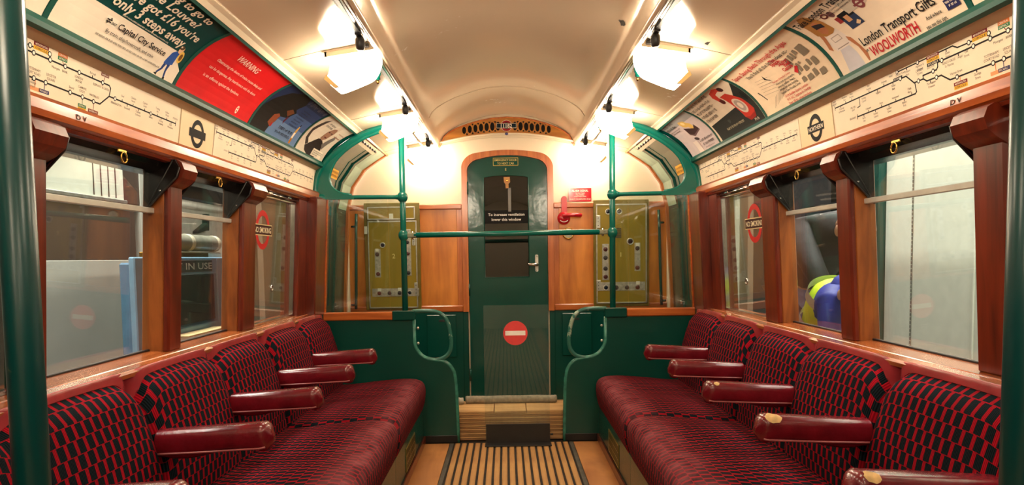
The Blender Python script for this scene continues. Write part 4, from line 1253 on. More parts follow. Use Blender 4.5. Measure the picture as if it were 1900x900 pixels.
shp = [(GREYP, band(0.004, 0.008, 0.49, H)), ((60, 50, 46), [(0.03, 0.150), (0.06, 0.225), (0.10, 0.255), (0.09, 0.20), (0.065, 0.140), (0.085, 0.095), (0.13, 0.070), (0.10, 0.055), (0.05, 0.09)]),
       ((38, 30, 30), [(0.10, 0.052), (0.16, 0.085), (0.215, 0.120), (0.26, 0.128), (0.335, 0.105), (0.37, 0.060), (0.33, 0.015), (0.20, 0.012), (0.13, 0.028)]),
       ((150, 112, 92), [(0.225, 0.128), (0.235, 0.185), (0.265, 0.222), (0.315, 0.226), (0.335, 0.190), (0.315, 0.140), (0.27, 0.118)]), ((206, 190, 170), [(0.255, 0.215), (0.285, 0.250), (0.33, 0.250), (0.335, 0.205), (0.30, 0.226)]),
       ((58, 40, 36), band(0.248, 0.180, 0.275, 0.187)), ((58, 40, 36), band(0.292, 0.180, 0.318, 0.187)), ((96, 40, 40), band(0.262, 0.142, 0.300, 0.149)), ((112, 104, 100), [(0.32, 0.10), (0.40, 0.19), (0.43, 0.16), (0.37, 0.07)]),
       ((160, 120, 100), band(0.37, 0.175, 0.48, 0.182)), ((180, 150, 130), band(0.38, 0.205, 0.48, 0.212)),
       (WHITE, band(0.255, 0.020, 0.435, 0.062))]
card(-1, a, b, 'pale grey poster with a man in a dark jacket, next to the roof casting', ink(GREYP), shp, [
    ('~quote', 0.13, 0.222, 0.012, 0.10, INK, 0.01, 'L'), ('~quote two', 0.12, 0.202, 0.012, 0.105, INK, 0.01, 'L'),
    ('~body', 0.262, 0.048, 0.006, 0.165, INK, 0, 'L'), ('~body two', 0.262, 0.038, 0.006, 0.165, INK, 0, 'L'), ('~body three', 0.262, 0.027, 0.007, 0.10, INK, 0.01, 'L')])
# panel one side, from the far end
a, b = span(4)
LIL = (206, 190, 190)
shp = [(LIL, band(0.004, 0.008, 0.49, H)), ((160, 158, 156), band(0.004, 0.215, 0.49, H)),
       ((214, 176, 96), blob(0.285, 0.205, 0.050, 0.030, 18, 0.3, 4)), ((236, 210, 150), blob(0.283, 0.210, 0.022, 0.012, 12, 0.2, 5)), ((214, 176, 96), blob(0.325, 0.175, 0.030, 0.028, 14, 0.2, 6)),
       ((64, 44, 48), [(0.205, 0.140), (0.215, 0.185), (0.330, 0.152), (0.375, 0.175), (0.385, 0.135), (0.260, 0.118)]), ((110, 86, 88), [(0.207, 0.140), (0.260, 0.119), (0.385, 0.136), (0.385, 0.128), (0.258, 0.108), (0.205, 0.130)]),
       ((70, 56, 58), blob(0.245, 0.092, 0.034, 0.010, 14, rot=-0.2)), ((230, 214, 204), [(0.150, 0.085), (0.215, 0.085), (0.235, 0.010), (0.165, 0.010)]), ((196, 110, 110), band(0.236, 0.010, 0.239, 0.080))]
card(1, a, b, 'lilac grey poster with an opened jewel box, next to the roof casting', ink(LIL), shp, [
    ('~headline', 0.015, 0.245, 0.020, 0.20, (62, 52, 50), 0.012, 'L'), ('~headline two', 0.015, 0.215, 0.020, 0.185, (62, 52, 50), 0.012, 'L'), ('~small', 0.02, 0.196, 0.008, 0.17, (62, 52, 50), 0.006, 'L'), ('~small two', 0.02, 0.182, 0.008, 0.14, (62, 52, 50), 0.006, 'L'),
    ('~slogan', 0.265, 0.064, 0.014, 0.205, (40, 26, 30), 0.012, 'L'), ('~slogan two', 0.275, 0.040, 0.014, 0.18, (40, 26, 30), 0.012, 'L'), ('~small three', 0.29, 0.024, 0.006, 0.15, (120, 70, 80), 0, 'L')])
a, b = span(3)
DKG = (36, 40, 38); PHONE = (190, 52, 36)
shp = [((224, 208, 186), band(0.004, 0.008, 0.586, H)), (DKG, [(0.030, 0.008), (0.020, 0.105), (0.40, 0.122), (0.586, 0.235), (0.586, 0.008)]), ((60, 66, 62), blob(0.24, 0.080, 0.02, 0.010, 10, 0.6, 3)),
       (PHONE, [(0.335, 0.185), (0.330, 0.222), (0.360, 0.250), (0.425, 0.262), (0.470, 0.250), (0.480, 0.225), (0.455, 0.220), (0.435, 0.235), (0.385, 0.228), (0.372, 0.205), (0.378, 0.180), (0.352, 0.168)]),
       ((80, 20, 18), blob(0.358, 0.178, 0.022, 0.016, 14)), ((60, 18, 16), blob(0.470, 0.235, 0.022, 0.016, 14)),
       (PHONE, [(0.385, 0.205), (0.455, 0.205), (0.520, 0.140), (0.545, 0.075), (0.520, 0.040), (0.455, 0.035), (0.420, 0.060), (0.400, 0.130)]), ((150, 34, 26), [(0.420, 0.060), (0.455, 0.035), (0.520, 0.040), (0.545, 0.075), (0.530, 0.062), (0.465, 0.052)]),
       ((214, 196, 178), blob(0.458, 0.118, 0.050, 0.040, 24, rot=-0.7)), ((166, 150, 140), blob(0.458, 0.118, 0.038, 0.030, 20, rot=-0.7)), ((222, 206, 190), blob(0.458, 0.118, 0.020, 0.016, 16, rot=-0.7)),
       ((20, 20, 20), [(0.535, 0.150), (0.560, 0.175), (0.575, 0.140), (0.555, 0.115)])]
tx = [(l, 0.020, 0.246 - 0.029 * i, 0.018, w, (70, 58, 46), 0.008, 'L') for i, (l, w) in enumerate((('~a', 0.31), ('~bb', 0.27), ('~ccc', 0.245), ('~dddd', 0.22), ('~eeeee', 0.17)))]
tx += [('~slogan', 0.165, 0.045, 0.012, 0.225, (190, 180, 150), 0.004, 'L'), ('~mark', 0.495, 0.024, 0.012, 0.045, (220, 210, 190), 0.01, 'L')]
card(1, a, b, 'cream and dark poster with a big red dial telephone', ink((224, 208, 186)), shp, tx)
a, b = span(2)
CR = (228, 206, 176); RD = (184, 30, 40)
shp = [(CR, band(0.004, 0.008, 0.606, H)), (INK, [(0.052, 0.118), (0.060, 0.122), (0.085, 0.075), (0.080, 0.072)])]
rnd = random.Random(11)
for i in range(9):                                     # fine line drawing of a bed
    u0 = 0.10 + 0.018 * i; v0 = 0.030 + 0.004 * i
    shp.append(((140, 124, 108), [(u0, v0), (u0 + 0.055, v0 + 0.040), (u0 + 0.056, v0 + 0.0385), (u0 + 0.001, v0 - 0.0015)]))
for i in range(6):
    shp.append(((150, 134, 118), [(0.09 + 0.005 * i, 0.095 + 0.014 * i), (0.22, 0.085 + 0.014 * i), (0.22, 0.0838 + 0.014 * i), (0.09 + 0.005 * i, 0.0938 + 0.014 * i)]))
shp.append((INK, [(0.185, 0.150), (0.196, 0.172), (0.200, 0.150), (0.225, 0.128), (0.196, 0.144)]))
MAPC = (128, 116, 98)
for (x, y, w_, h_) in ((0.40, 0.135, 0.030, 0.040), (0.436, 0.150, 0.022, 0.030), (0.462, 0.150, 0.016, 0.032), (0.484, 0.160, 0.022, 0.026), (0.515, 0.140, 0.050, 0.050), (0.405, 0.090, 0.018, 0.034), (0.430, 0.098, 0.020, 0.040), (0.458, 0.090, 0.030, 0.024), (0.500, 0.100, 0.020, 0.030), (0.530, 0.090, 0.032, 0.036), (0.400, 0.060, 0.030, 0.022), (0.440, 0.055, 0.040, 0.024), (0.490, 0.058, 0.028, 0.030), (0.528, 0.050, 0.040, 0.026), (0.455, 0.125, 0.016, 0.014)):
    shp.append((MAPC, [(x, y), (x + w_, y + 0.004), (x + w_ - 0.003, y + h_), (x + 0.003, y + h_ - 0.003)]))
shp.append((RD, [(0.395, 0.112), (0.425, 0.132), (0.440, 0.126), (0.430, 0.118), (0.410, 0.100)]))
card(1, a, b, 'cream poster with red headline about space saving beds and a street map', ink(CR), shp, [
    ('Space Saving Beds Through the Ages', 0.025, 0.218, 0.022, 0.50, RD, 0.012, 'L'), ('You’ll find all the latest ideas at:-', 0.105, 0.190, 0.017, 0.375, INK, 0.010, 'L'),
    ('The', 0.330, 0.190, 0.016, 0.045, RD, 0.03, 'L'), ('Space-', 0.315, 0.176, 0.016, 0.075, RD, 0.03, 'L'), ('Saving', 0.350, 0.162, 0.016, 0.075, RD, 0.03, 'L'), ('Bed', 0.378, 0.148, 0.016, 0.045, RD, 0.03, 'L'), ('Centre', 0.345, 0.133, 0.016, 0.075, RD, 0.03, 'L'),
    ('The Space Saving Bed Centre', 0.215, 0.118, 0.008, 0.155, RD, 0.008, 'L'), ('Where beds are cupboards,', 0.225, 0.104, 0.009, 0.155, INK, 0.012, 'L'), ('cabinets, tables, chairs,', 0.220, 0.091, 0.009, 0.15, INK, 0.012, 'L'), ('settees, but never bedding.', 0.220, 0.078, 0.009, 0.155, INK, 0.012, 'L'), ('Nearest Tube Piccadilly Circus.', 0.215, 0.064, 0.009, 0.165, INK, 0.012, 'L'),
    ('13/14 Golden Square, London', 0.225, 0.046, 0.010, 0.19, RD, 0.012, 'L'), ('W1R 3AG. Telephone 01-734 4246', 0.225, 0.031, 0.010, 0.195, RD, 0.012, 'L'), ('Dept. AB for colour brochure', 0.225, 0.016, 0.010, 0.185, RD, 0.012, 'L')])
a, b = span(1)
CR2 = (232, 214, 190)
SK = (176, 112, 76)
shp = [(CR2, band(0.0, 0.008, 0.587, H)),
       ((198, 194, 200), [(0.040, 0.010), (0.135, 0.010), (0.128, 0.060), (0.112, 0.105), (0.070, 0.105), (0.052, 0.060)]),
       ((226, 214, 204), [(0.048, 0.090), (0.132, 0.090), (0.140, 0.118), (0.128, 0.160), (0.062, 0.160), (0.040, 0.120)]), ((150, 136, 126), band(0.058, 0.095, 0.124, 0.098)), ((170, 156, 146), band(0.070, 0.118, 0.116, 0.140)), ((226, 214, 204), band(0.073, 0.121, 0.113, 0.137)),
       (SK, [(0.020, 0.110), (0.034, 0.098), (0.054, 0.150), (0.060, 0.195), (0.048, 0.190), (0.036, 0.150)]), (SK, [(0.134, 0.120), (0.150, 0.108), (0.172, 0.040), (0.166, 0.018), (0.158, 0.020), (0.150, 0.070), (0.132, 0.104)]),
       ((170, 120, 62), [(0.034, 0.170), (0.036, 0.235), (0.062, 0.262), (0.094, 0.256), (0.118, 0.210), (0.126, 0.160), (0.104, 0.150), (0.066, 0.152)]), (SK, [(0.062, 0.170), (0.066, 0.215), (0.088, 0.222), (0.104, 0.195), (0.098, 0.165), (0.080, 0.155)]), ((40, 36, 44), [(0.062, 0.190), (0.064, 0.212), (0.086, 0.208), (0.106, 0.200), (0.104, 0.182), (0.084, 0.188)]),
       ((110, 50, 50), blob(0.150, 0.212, 0.016, 0.012, 16)), (CR2, blob(0.150, 0.212, 0.009, 0.006, 12)), ((120, 80, 80), blob(0.178, 0.205, 0.013, 0.014, 16)), ((150, 50, 50), band(0.165, 0.160, 0.186, 0.185)),
       ((44, 60, 92), band(0.186, 0.125, 0.252, 0.165)), ((20, 20, 24), band(0.186, 0.165, 0.252, 0.190)), ((200, 150, 110), band(0.200, 0.150, 0.222, 0.175)), ((220, 190, 150), [(0.220, 0.135), (0.236, 0.145), (0.246, 0.135), (0.230, 0.127)]),
       ((196, 186, 170), band(0.232, 0.172, 0.330, 0.250)), ((176, 164, 148), band(0.236, 0.205, 0.326, 0.2065)), ((120, 60, 64), blob(0.300, 0.182, 0.018, 0.020, 20)), ((196, 186, 170), blob(0.300, 0.182, 0.010, 0.011, 14)), ((120, 60, 64), band(0.276, 0.179, 0.324, 0.186)),
       ((22, 20, 24), band(0.338, 0.215, 0.430, 0.272)), ((92, 118, 150), band(0.338, 0.180, 0.430, 0.215)), ((222, 206, 190), [(0.345, 0.190), (0.400, 0.185), (0.400, 0.235), (0.350, 0.240)]), ((180, 50, 50), band(0.392, 0.222, 0.412, 0.244)), ((236, 230, 220), blob(0.418, 0.240, 0.012, 0.010, 12)),
       ((178, 22, 30), [(0.438, 0.215), (0.440, 0.262), (0.470, 0.272), (0.530, 0.272), (0.532, 0.225), (0.500, 0.206), (0.455, 0.204)]), ((24, 18, 22), blob(0.505, 0.222, 0.020, 0.014, 16)), ((200, 200, 196), blob(0.505, 0.222, 0.008, 0.006, 12)), ((230, 200, 190), band(0.446, 0.240, 0.462, 0.254)),
       ((196, 26, 36), band(0.520, 0.072, 0.578, 0.128)), (WHITE, blob(0.549, 0.100, 0.020, 0.020, 20)), ((196, 26, 36), blob(0.549, 0.100, 0.012, 0.012, 16)), (WHITE, band(0.525, 0.096, 0.573, 0.104)), ((36, 40, 84), band(0.532, 0.034, 0.578, 0.062))]
card(1, a, b, 'cream poster with a woman in sunglasses advertising gifts and WOOLWORTH', ink(CR2), shp, [
    ('Take London Transport home', 0.014, 0.226, 0.028, 0.40, INK, 0.016, 'L'), ('An exciting range of souvenir gifts and London Transport', 0.115, 0.214, 0.0075, 0.24, INK, 0.006, 'L'), ('to bring you happy memories of London', 0.150, 0.202, 0.0075, 0.18, INK, 0.006, 'L'),
    ('London Transport Gifts', 0.176, 0.064, 0.030, 0.335, INK, 0.014, 'L'), ('WOOLWORTH', 0.190, 0.023, 0.031, 0.225, RD, 0.022, 'L'), ('at', 0.172, 0.045, 0.010, 0.012, INK, 0.01, 'L'), ('and at London Transport Enquiry Offices and Shops throughout London', 0.185, 0.0105, 0.0055, 0.25, RD, 0.006, 'L'),
    ('And where', 0.452, 0.038, 0.011, 0.060, INK, 0.010, 'L'), ('you see this sign.', 0.438, 0.018, 0.011, 0.082, INK, 0.010, 'L'), ('~small', 0.536, 0.051, 0.0055, 0.038, WHITE, 0.01, 'C'), ('~small two', 0.540, 0.041, 0.0055, 0.030, WHITE, 0.01, 'C')])
# cards that only show a corner beyond the near dividers
for s, lab in ((-1, 'pale poster corner beyond the Louvre poster'), (1, 'pale poster corner beyond the gift shop poster')):
    a, b = span(0)
    card(s, a, b, lab, ink(WHITE), [], [])

# ---- line diagrams and roundel cards in the frieze
MAR = (122, 30, 40); YEL = (226, 176, 50); ORG = (214, 120, 60); GRN = (30, 120, 80); BLU = (40, 44, 96); BRN = (120, 50, 40)
def diagram(s, y_start, k, label, tcr, leic):
    fn = map_fn(s, y_start, k)
    t = root('line_diagram', label, 'route map', 'route diagrams in the frieze')
    Lm = 1.41
    mb = MB(); mb.prism(rect(0, 0.0015, Lm, 0.1295), fn, -0.0008, 0.0003)
    mk('card_sheet', mb, PAPER, t)
    K = ink(INK); mb = MB()
    Z = lambda z: z - 1.494
    def line(pts, w=0.0042, mat=K, off=0.0006):
        for (x0, z0), (x1, z1) in zip(pts, pts[1:]):
            dx, dz = x1 - x0, z1 - z0; l = math.hypot(dx, dz) or 1e-6
            nx, nz = -dz / l * w / 2, dx / l * w / 2; ex, ez = dx / l * w * 0.35, dz / l * w * 0.35
            mb.sheet([(x0 - ex + nx, Z(z0) - ez + nz), (x0 - ex - nx, Z(z0) - ez - nz), (x1 + ex - nx, Z(z1) + ez - nz), (x1 + ex + nx, Z(z1) + ez + nz)], fn, off, mat)
    line([(0.012, 1.597), (0.423, 1.597), (0.456, 1.570), (0.497, 1.570)])
    line([(0.170, 1.597), (0.170, 1.570), (0.154, 1.568)], 0.003)
    line([(0.147, 1.540), (0.456, 1.540), (0.462, 1.544), (0.459, 1.570)])
    line([(0.497, 1.570), (0.497, 1.579), (0.555, 1.579), (0.561, 1.585), (0.562, 1.596), (0.967, 1.596), (1.000, 1.596), (1.008, 1.590), (1.004, 1.567)])
    line([(0.497, 1.570), (0.511, 1.561), (0.571, 1.560), (0.603, 1.540), (0.965, 1.537), (1.004, 1.567), (1.385, 1.566)])
    line([(0.382, 1.619), (0.625, 1.619), (0.642, 1.610), (0.684, 1.609), (0.752, 1.609)], 0.0036)
    W_ = ink((244, 238, 226))
    def ring(u, z, r=0.0068, mat=K):
        mb.sheet(circ(u, Z(z), r, 16), fn, 0.0009, mat); mb.sheet(circ(u, Z(z), r * 0.62, 14), fn, 0.0012, W_)
    def tick(u, z, d): line([(u, z), (u, z + d * 0.0065)], 0.0032)
    tx = ink((70, 60, 54))
    def name(txt, u, z, h=0.0062):
        for i, l in enumerate(txt.split('|')):
            letter(mb, fn, l, u, Z(z) - i * h * 1.45, h, tx, w_off=0.0007, align='C', cond=0.9)
    def tag(u, z, w, rows, stem=None, sc=None):
        for i, (c, tt) in enumerate(rows):
            v0 = Z(z) - i * 0.009
            mb.sheet(rect(u - w / 2, v0 - 0.0088, u + w / 2, v0), fn, 0.0007, ink(c))
            if tt: letter(mb, fn, tt, u, v0 - 0.0068, 0.0048, ink(WHITE) if c != YEL else tx, w=w * 0.8, w_off=0.0011, align='C', bold=0.01)
        if stem: line([(u, stem[0]), (stem[2] if len(stem) > 2 else u, stem[1])], 0.0022, ink(sc or ORG), 0.00055)
    for u, z in ((0.396, 1.597), (0.476, 1.570), (0.541, 1.579), (0.552, 1.560), (0.580, 1.596), (0.698, 1.596), (0.684, 1.609), (0.755, 1.596), (0.752, 1.609), (0.630, 1.540), (tcr, 1.539), (leic, 1.539), (0.811, 1.596), (0.867, 1.596), (0.969, 1.596), (0.838, 1.538), (0.888, 1.538), (0.936, 1.537), (1.032, 1.567), (1.226, 1.566), (0.481, 1.619), (0.384, 1.619)): ring(u, z)
    for u, d in ((0.05, -1), (0.085, 1), (0.125, 1), (0.230, 1), (0.275, -1), (0.312, 1), (0.358, -1)): tick(u, 1.597, d)
    for u, d in ((0.185, -1), (0.215, 1), (0.252, -1), (0.288, 1), (0.325, -1), (0.362, 1), (0.402, -1), (0.440, 1)): tick(u, 1.540, d)
    for u, d in ((1.068, 1), (1.095, -1), (1.125, 1), (1.155, -1), (1.190, 1), (1.265, 1), (1.290, -1), (1.325, 1), (1.355, -1)): tick(u, 1.566, d)
    tick(0.643, 1.596, -1); tick(0.923, 1.596, 1); tick(0.700, 1.540, -1); tick(0.525, 1.560, -1); tick(0.43, 1.619, -1); tick(0.60, 1.619, -1)
    line([(0.012, 1.604), (0.012, 1.590)], 0.0032); line([(0.147, 1.547), (0.147, 1.533)], 0.0032); line([(1.385, 1.573), (1.385, 1.559)], 0.0032)
    for nm, u, z in (('HIGH|BARNET', 0.012, 1.615), ('Totteridge|& Whetstone', 0.055, 1.584), ('Woodside|Park', 0.080, 1.616), ('West|Finchley', 0.125, 1.616), ('Finchley|Central', 0.196, 1.586), ('MILL HILL|EAST', 0.128, 1.572), ('East|Finchley', 0.230, 1.616), ('Highgate', 0.278, 1.584), ('Archway', 0.314, 1.607), ('Tufnell|Park', 0.358, 1.584), ('Kentish Town', 0.398, 1.608), ('CAMDEN|TOWN', 0.484, 1.594), ('EDGWARE', 0.118, 1.538), ('Burnt|Oak', 0.185, 1.526), ('Colindale', 0.215, 1.550), ('Hendon|Central', 0.252, 1.526), ('Brent', 0.288, 1.550), ('Golders|Green', 0.325, 1.526), ('Hampstead', 0.362, 1.550), ('Belsize|Park', 0.402, 1.526), ('Chalk|Farm', 0.432, 1.557), ('Mornington|Crescent', 0.528, 1.549), ('EUSTON', 0.533, 1.590), ('KING’S CROSS|St. Pancras', 0.606, 1.583), ('Angel', 0.648, 1.583), ('Old|Street', 0.672, 1.588), ('Moorgate', 0.778, 1.580), ('BANK', 0.812, 1.580), ('LONDON|BRIDGE', 0.868, 1.580), ('Borough', 0.924, 1.606), ('ELEPHANT & CASTLE', 0.965, 1.580), ('KENNINGTON', 1.040, 1.551), ('Warren Street', 0.628, 1.550), ('Goodge|Street', 0.702, 1.526), ('TOTTENHAM|COURT ROAD', tcr - 0.004, 1.557), ('LEICESTER|SQUARE', leic + 0.018, 1.557), ('Strand', 0.842, 1.548), ('CHARING|CROSS', 0.885, 1.558), ('WATERLOO', 0.938, 1.549), ('Oval', 1.068, 1.580), ('Stockwell', 1.095, 1.551), ('Clapham|North', 1.125, 1.587), ('Clapham|Common', 1.155, 1.553), ('Clapham|South', 1.190, 1.587), ('Balham', 1.228, 1.552), ('Tooting|Bec', 1.265, 1.587), ('Tooting|Broadway', 1.290, 1.553), ('Colliers|Wood', 1.325, 1.587), ('South|Wimbledon', 1.352, 1.553), ('MORDEN', 1.380, 1.578), ('FINSBURY|PARK', 0.352, 1.622), ('Drayton|Park', 0.432, 1.606), ('Highbury &|Islington', 0.488, 1.606), ('Essex|Road', 0.604, 1.606)): name(nm, u, z)
    tag(0.545, 1.6225, 0.052, ((MAR, 'METROPOLITAN'), (YEL, 'CIRCLE')))
    tag(0.545, 1.604, 0.052, (((28, 26, 26), 'PICCADILLY'),))
    tag(0.384, 1.605, 0.044, (((28, 26, 32), 'PICCADILLY'),))
    tag(0.640, 1.528, 0.050, ((MAR, 'METROPOLITAN'), (YEL, 'CIRCLE')), (1.540, 1.528), ORG)
    tag(tcr + 0.006, 1.520, 0.036, (((228, 160, 110), ''),), (1.537, 1.520), ORG)
    tag(0.722, 1.6235, 0.052, ((MAR, 'METROPOLITAN'), (YEL, 'CIRCLE')), (1.609, 1.605, 0.752), ORG)
    tag(0.800, 1.6235, 0.036, ((ORG, 'CENTRAL'), (GRN, 'DISTRICT')), (1.606, 1.590, 0.811), BRN)
    tag(0.978, 1.6225, 0.036, ((BRN, 'BAKERLOO'),), (1.613, 1.588, 0.969), BRN)
    tag(leic - 0.003, 1.521, 0.036, ((BLU, 'PICCADILLY'),), (1.537, 1.521), BLU)
    tag(0.890, 1.519, 0.034, ((GRN, 'DISTRICT'), (YEL, 'CIRCLE')), (1.538, 1.519), GRN)
    tag(0.938, 1.515, 0.044, ((BRN, 'BAKERLOO'),), (1.537, 1.515), BRN)
    mk('diagram_print', mb, None, t)
def roundel_card(s, y0, y1, label, word):
    fn0 = map_fn(s, y0 if s < 0 else y1)
    U = y1 - y0
    t = root('roundel_card', label, 'sign', 'roundel cards in the frieze')
    mk('card_sheet', MB().prism(rect(0.0, 0.0012, U, 0.1298), fn0, -0.0008, 0.0006), PAPERY, t)
    cu, cv = U * 0.5, 0.066
    mb = MB()
    mb.sheet(circ(cu, cv, 0.050, 40), fn0, 0.0010, ink((14, 13, 13)), [circ(cu, cv, 0.033, 32)])
    mb.sheet(rect(cu - 0.064, cv - 0.0145, cu + 0.064, cv + 0.0145), fn0, 0.0013, ink((14, 13, 13)))
    if word: letter(mb, fn0, word, cu, cv - 0.0075, 0.0155, ink(WHITE), w=0.112, w_off=0.0017, align='C', bold=0.012)
    mk('roundel_print', mb, None, t)
diagram(-1, 0.925, 1.0, 'route diagram strip under the Louvre poster', 0.705, 0.746)
roundel_card(-1, 2.345, 2.600, 'cream card with a plain black roundel under the red warning poster', '')
diagram(-1, 2.612, 0.945, 'route diagram strip under the blue bottle poster', 0.756, 0.788)
diagram(1, 2.352, 1.0, 'route diagram strip under the gift shop poster', 0.756, 0.790)
roundel_card(1, 2.364, 2.625, 'cream card with a black roundel reading NORTHERN', 'NORTHERN')
diagram(1, 3.962, 0.945, 'route diagram strip under the red telephone poster', 0.756, 0.788)

# ---- equipment panels on the end wall
def equipment(label, x0, x1, z0, z1, W_, H_, spec):
    """spec is drawn in the panel's own grid (0..W_, 0..H_ from the top)"""
    t = root('equipment_panel', label, 'panel', 'olive equipment panels on the end wall')
    A = lambda px: x0 + (x1 - x0) * px / W_
    B = lambda py: z1 - (z1 - z0) * py / H_
    y = YE - 0.006
    fn = lambda a, b, w: (a, y - w, b)
    mk('case', MB().box((x0, y - 0.022, z0), (x1, y, z1), 0.004), OLIVED, t)
    fb = 0.022
    for (a, b, c, d) in spec['doors']:
        dd = mk('door', MB().box((A(a), y - fb - 0.010, B(d)), (A(c), y - fb, B(b)), 0.003), OLIVE, t)
        fr = 9
        for (p, q, r, u_) in ((a, b, c, b + fr), (a, d - fr, c, d), (a, b, a + fr, d), (c - fr, b, c, d)):
            mk('edge_strip', MB().box((A(p), y - fb - 0.013, B(u_)), (A(r), y - fb - 0.009, B(q)), 0.0012), ALU, dd)
    f2 = fb + 0.010
    def disc(parent, px, py, r, ringed=True, col=None):
        rr = r * (x1 - x0) / W_
        c = mk('socket', MB().lathe(fn(A(px), B(py), f2), (0, -1, 0), [(rr, 0), (rr, 0.006), (rr * 0.72, 0.006), (rr * 0.72, 0.002)], 18), ALU if ringed else BLACKM, parent)
        mk('socket_cap', MB().lathe(fn(A(px), B(py), f2 + 0.001), (0, -1, 0), [(rr * 0.70, 0), (rr * 0.70, 0.0035), (rr * 0.5, 0.0045)], 16), col or BLACKM, c)
    RB = plain('dark_red_cap', (70, 24, 20), rough=0.3); BB = plain('blue_black_cap', (20, 26, 40), rough=0.2)
    for (a, b, c, d, discs) in spec['strips']:
        st = mk('fuse_strip', MB().box((A(a), y - f2 - 0.003, B(d)), (A(c), y - f2, B(b)), 0.001), plain('worn_alu_strip', (168, 164, 152), rough=0.4, metal=0.5, var=0.3, scale=50), t)
        for i, (px, py) in enumerate(discs): 
            rr = 15 * (x1 - x0) / W_
            mk('fuse_cap', MB().lathe(fn(A(px), B(py), f2 + 0.003), (0, -1, 0), [(rr, 0), (rr, 0.005), (rr * 0.8, 0.0065)], 16), RB if (i + int(a)) % 3 == 1 else BLACKM, st)
    for (px, py, r) in spec['discs']: disc(t, px, py, r, True, BB)
    for (a, b, c, d) in spec['hinges']:
        h = mk('hinge', MB().box((A(a), y - f2 - 0.006, B(d)), (A(c), y - f2 + 0.002, B(b)), 0.002), ALU, t)
        for k in (0.2, 0.5, 0.8):
            mk('hinge_screw', MB().lathe(fn((A(a) + A(c)) / 2, B(b + (d - b) * k), f2 + 0.006), (0, -1, 0), [(0.0035, 0), (0.002, 0.0015)], 8), BLACKM, h)
    for (a, b, c, d) in spec['tags']: mk('white_tag', MB().box((A(a), y - f2 - 0.0055, B(d)), (A(c), y - f2 - 0.002, B(b)), 0.0005), plain('tag_white', (222, 218, 204), rough=0.4), t)
    for (a, b, c, d) in spec.get('grilles', ()):
        g = mk('grille_plate', MB().box((A(a), y - f2 - 0.002, B(d)), (A(c), y - f2, B(b)), 0.0005), BLACKM, t)
        for i in range(1, 4): mk('grille_bar', MB().box((A(a + (c - a) * i / 4) - 0.001, y - f2 - 0.004, B(d)), (A(a + (c - a) * i / 4) + 0.001, y - f2 - 0.002, B(b)), 0.0003), OLIVE, g)
        for i in range(1, 6): mk('grille_bar', MB().box((A(a), y - f2 - 0.004, B(b + (d - b) * i / 6) - 0.001), (A(c), y - f2 - 0.002, B(b + (d - b) * i / 6) + 0.001), 0.0003), OLIVE, g)
    px, py, ch = spec['num']
    mb = MB(); letter(mb, fn, ch, A(px), B(py), 0.034, ink((232, 206, 130)), w_off=f2 + 0.001, align='C', bold=0.005)
    mk('numeral', mb, None, t)
equipment('olive equipment panel painted with a figure 2, two doors', -1.033, -0.634, 0.733, 1.503, 425, 765, {
    'doors': [(28, 28, 392, 120), (28, 128, 402, 752)],
    'strips': [(78, 328, 122, 530, [(98, 365), (101, 505)]), (312, 190, 356, 520, [(328, 282), (332, 362), (334, 500)]), (52, 610, 410, 668, [(107, 643), (185, 643), (262, 643)])],
    'discs': [(140, 300, 21), (338, 642, 18)], 'hinges': [(376, 570, 402, 665), (366, 255, 390, 305)],
    'tags': [(195, 78, 225, 118), (4, 165, 26, 220), (85, 325, 108, 345), (95, 608, 122, 630), (250, 606, 275, 628)], 'num': (223, 395, '2')})
equipment('olive equipment panel painted with a figure 1, one door', 0.617, 1.018, 0.735, 1.505, 385, 740, {
    'doors': [(16, 30, 368, 718)],
    'strips': [(58, 305, 102, 555, [(80, 342), (80, 400), (80, 475), (80, 532)]), (282, 300, 322, 495, [(301, 338), (301, 472)]), (20, 570, 355, 630, [(155, 608), (228, 608), (302, 608)])],
    'discs': [(100, 83, 20), (177, 83, 20), (252, 290, 24), (82, 608, 20)], 'hinges': [(16, 108, 46, 195), (16, 555, 46, 630)],
    'tags': [(290, 300, 316, 322), (292, 566, 318, 590)], 'grilles': [(150, 195, 190, 265)], 'num': (187, 395, '1')})

# ---- alarm handle, its notice, pressure gauge, wall grab rails
t = root('alarm_sign', 'small red enamel sign headed ALARM SIGNAL on the cream wall', 'sign')
fa = end_fn(YE - 0.006)
mk('plate', MB().prism(rrect(0.441, 1.497, 0.606, 1.592, 0.004), fa, 0.0, 0.004), RED, t)
mb = MB()
cx = 0.5235
for txt, z, h, w in (('ALARM SIGNAL', 1.566, 0.015, 0.120), ('TO STOP TRAIN', 1.552, 0.008, 0.068), ('PULL HANDLE', 1.540, 0.008, 0.060), ('LOWER IT FULLY DOWN', 1.528, 0.008, 0.088), ('PENALTY FOR IMPROPER USE £5', 1.509, 0.009, 0.152)):
    letter(mb, fa, txt, cx, z, h, ink((250, 236, 220)), w=w, w_off=0.005, align='C', bold=0.02)
mk('lettering', mb, None, t)
t = root('emergency_alarm', 'glossy red alarm lever turned sideways on a red boss', 'alarm')
mk('boss', MB().lathe((0.405, YE - 0.006, 1.378), (0, -1, 0), [(0.047, 0), (0.047, 0.010), (0.040, 0.022), (0.022, 0.030), (0.010, 0.032)], 28), RED, t)
mk('lever', MB().tube([(0.405, YE - 0.040, 1.394), (0.430, YE - 0.046, 1.398), (0.480, YE - 0.046, 1.399), (0.524, YE - 0.044, 1.396), (0.532, YE - 0.043, 1.395)], [0.018, 0.014, 0.015, 0.016, 0.009], 14), RED, t)
mk('hub', MB().lathe((0.412, YE - 0.036, 1.395), (0, -1, 0), [(0.022, 0), (0.020, 0.012), (0.010, 0.018)], 18), RED, t)
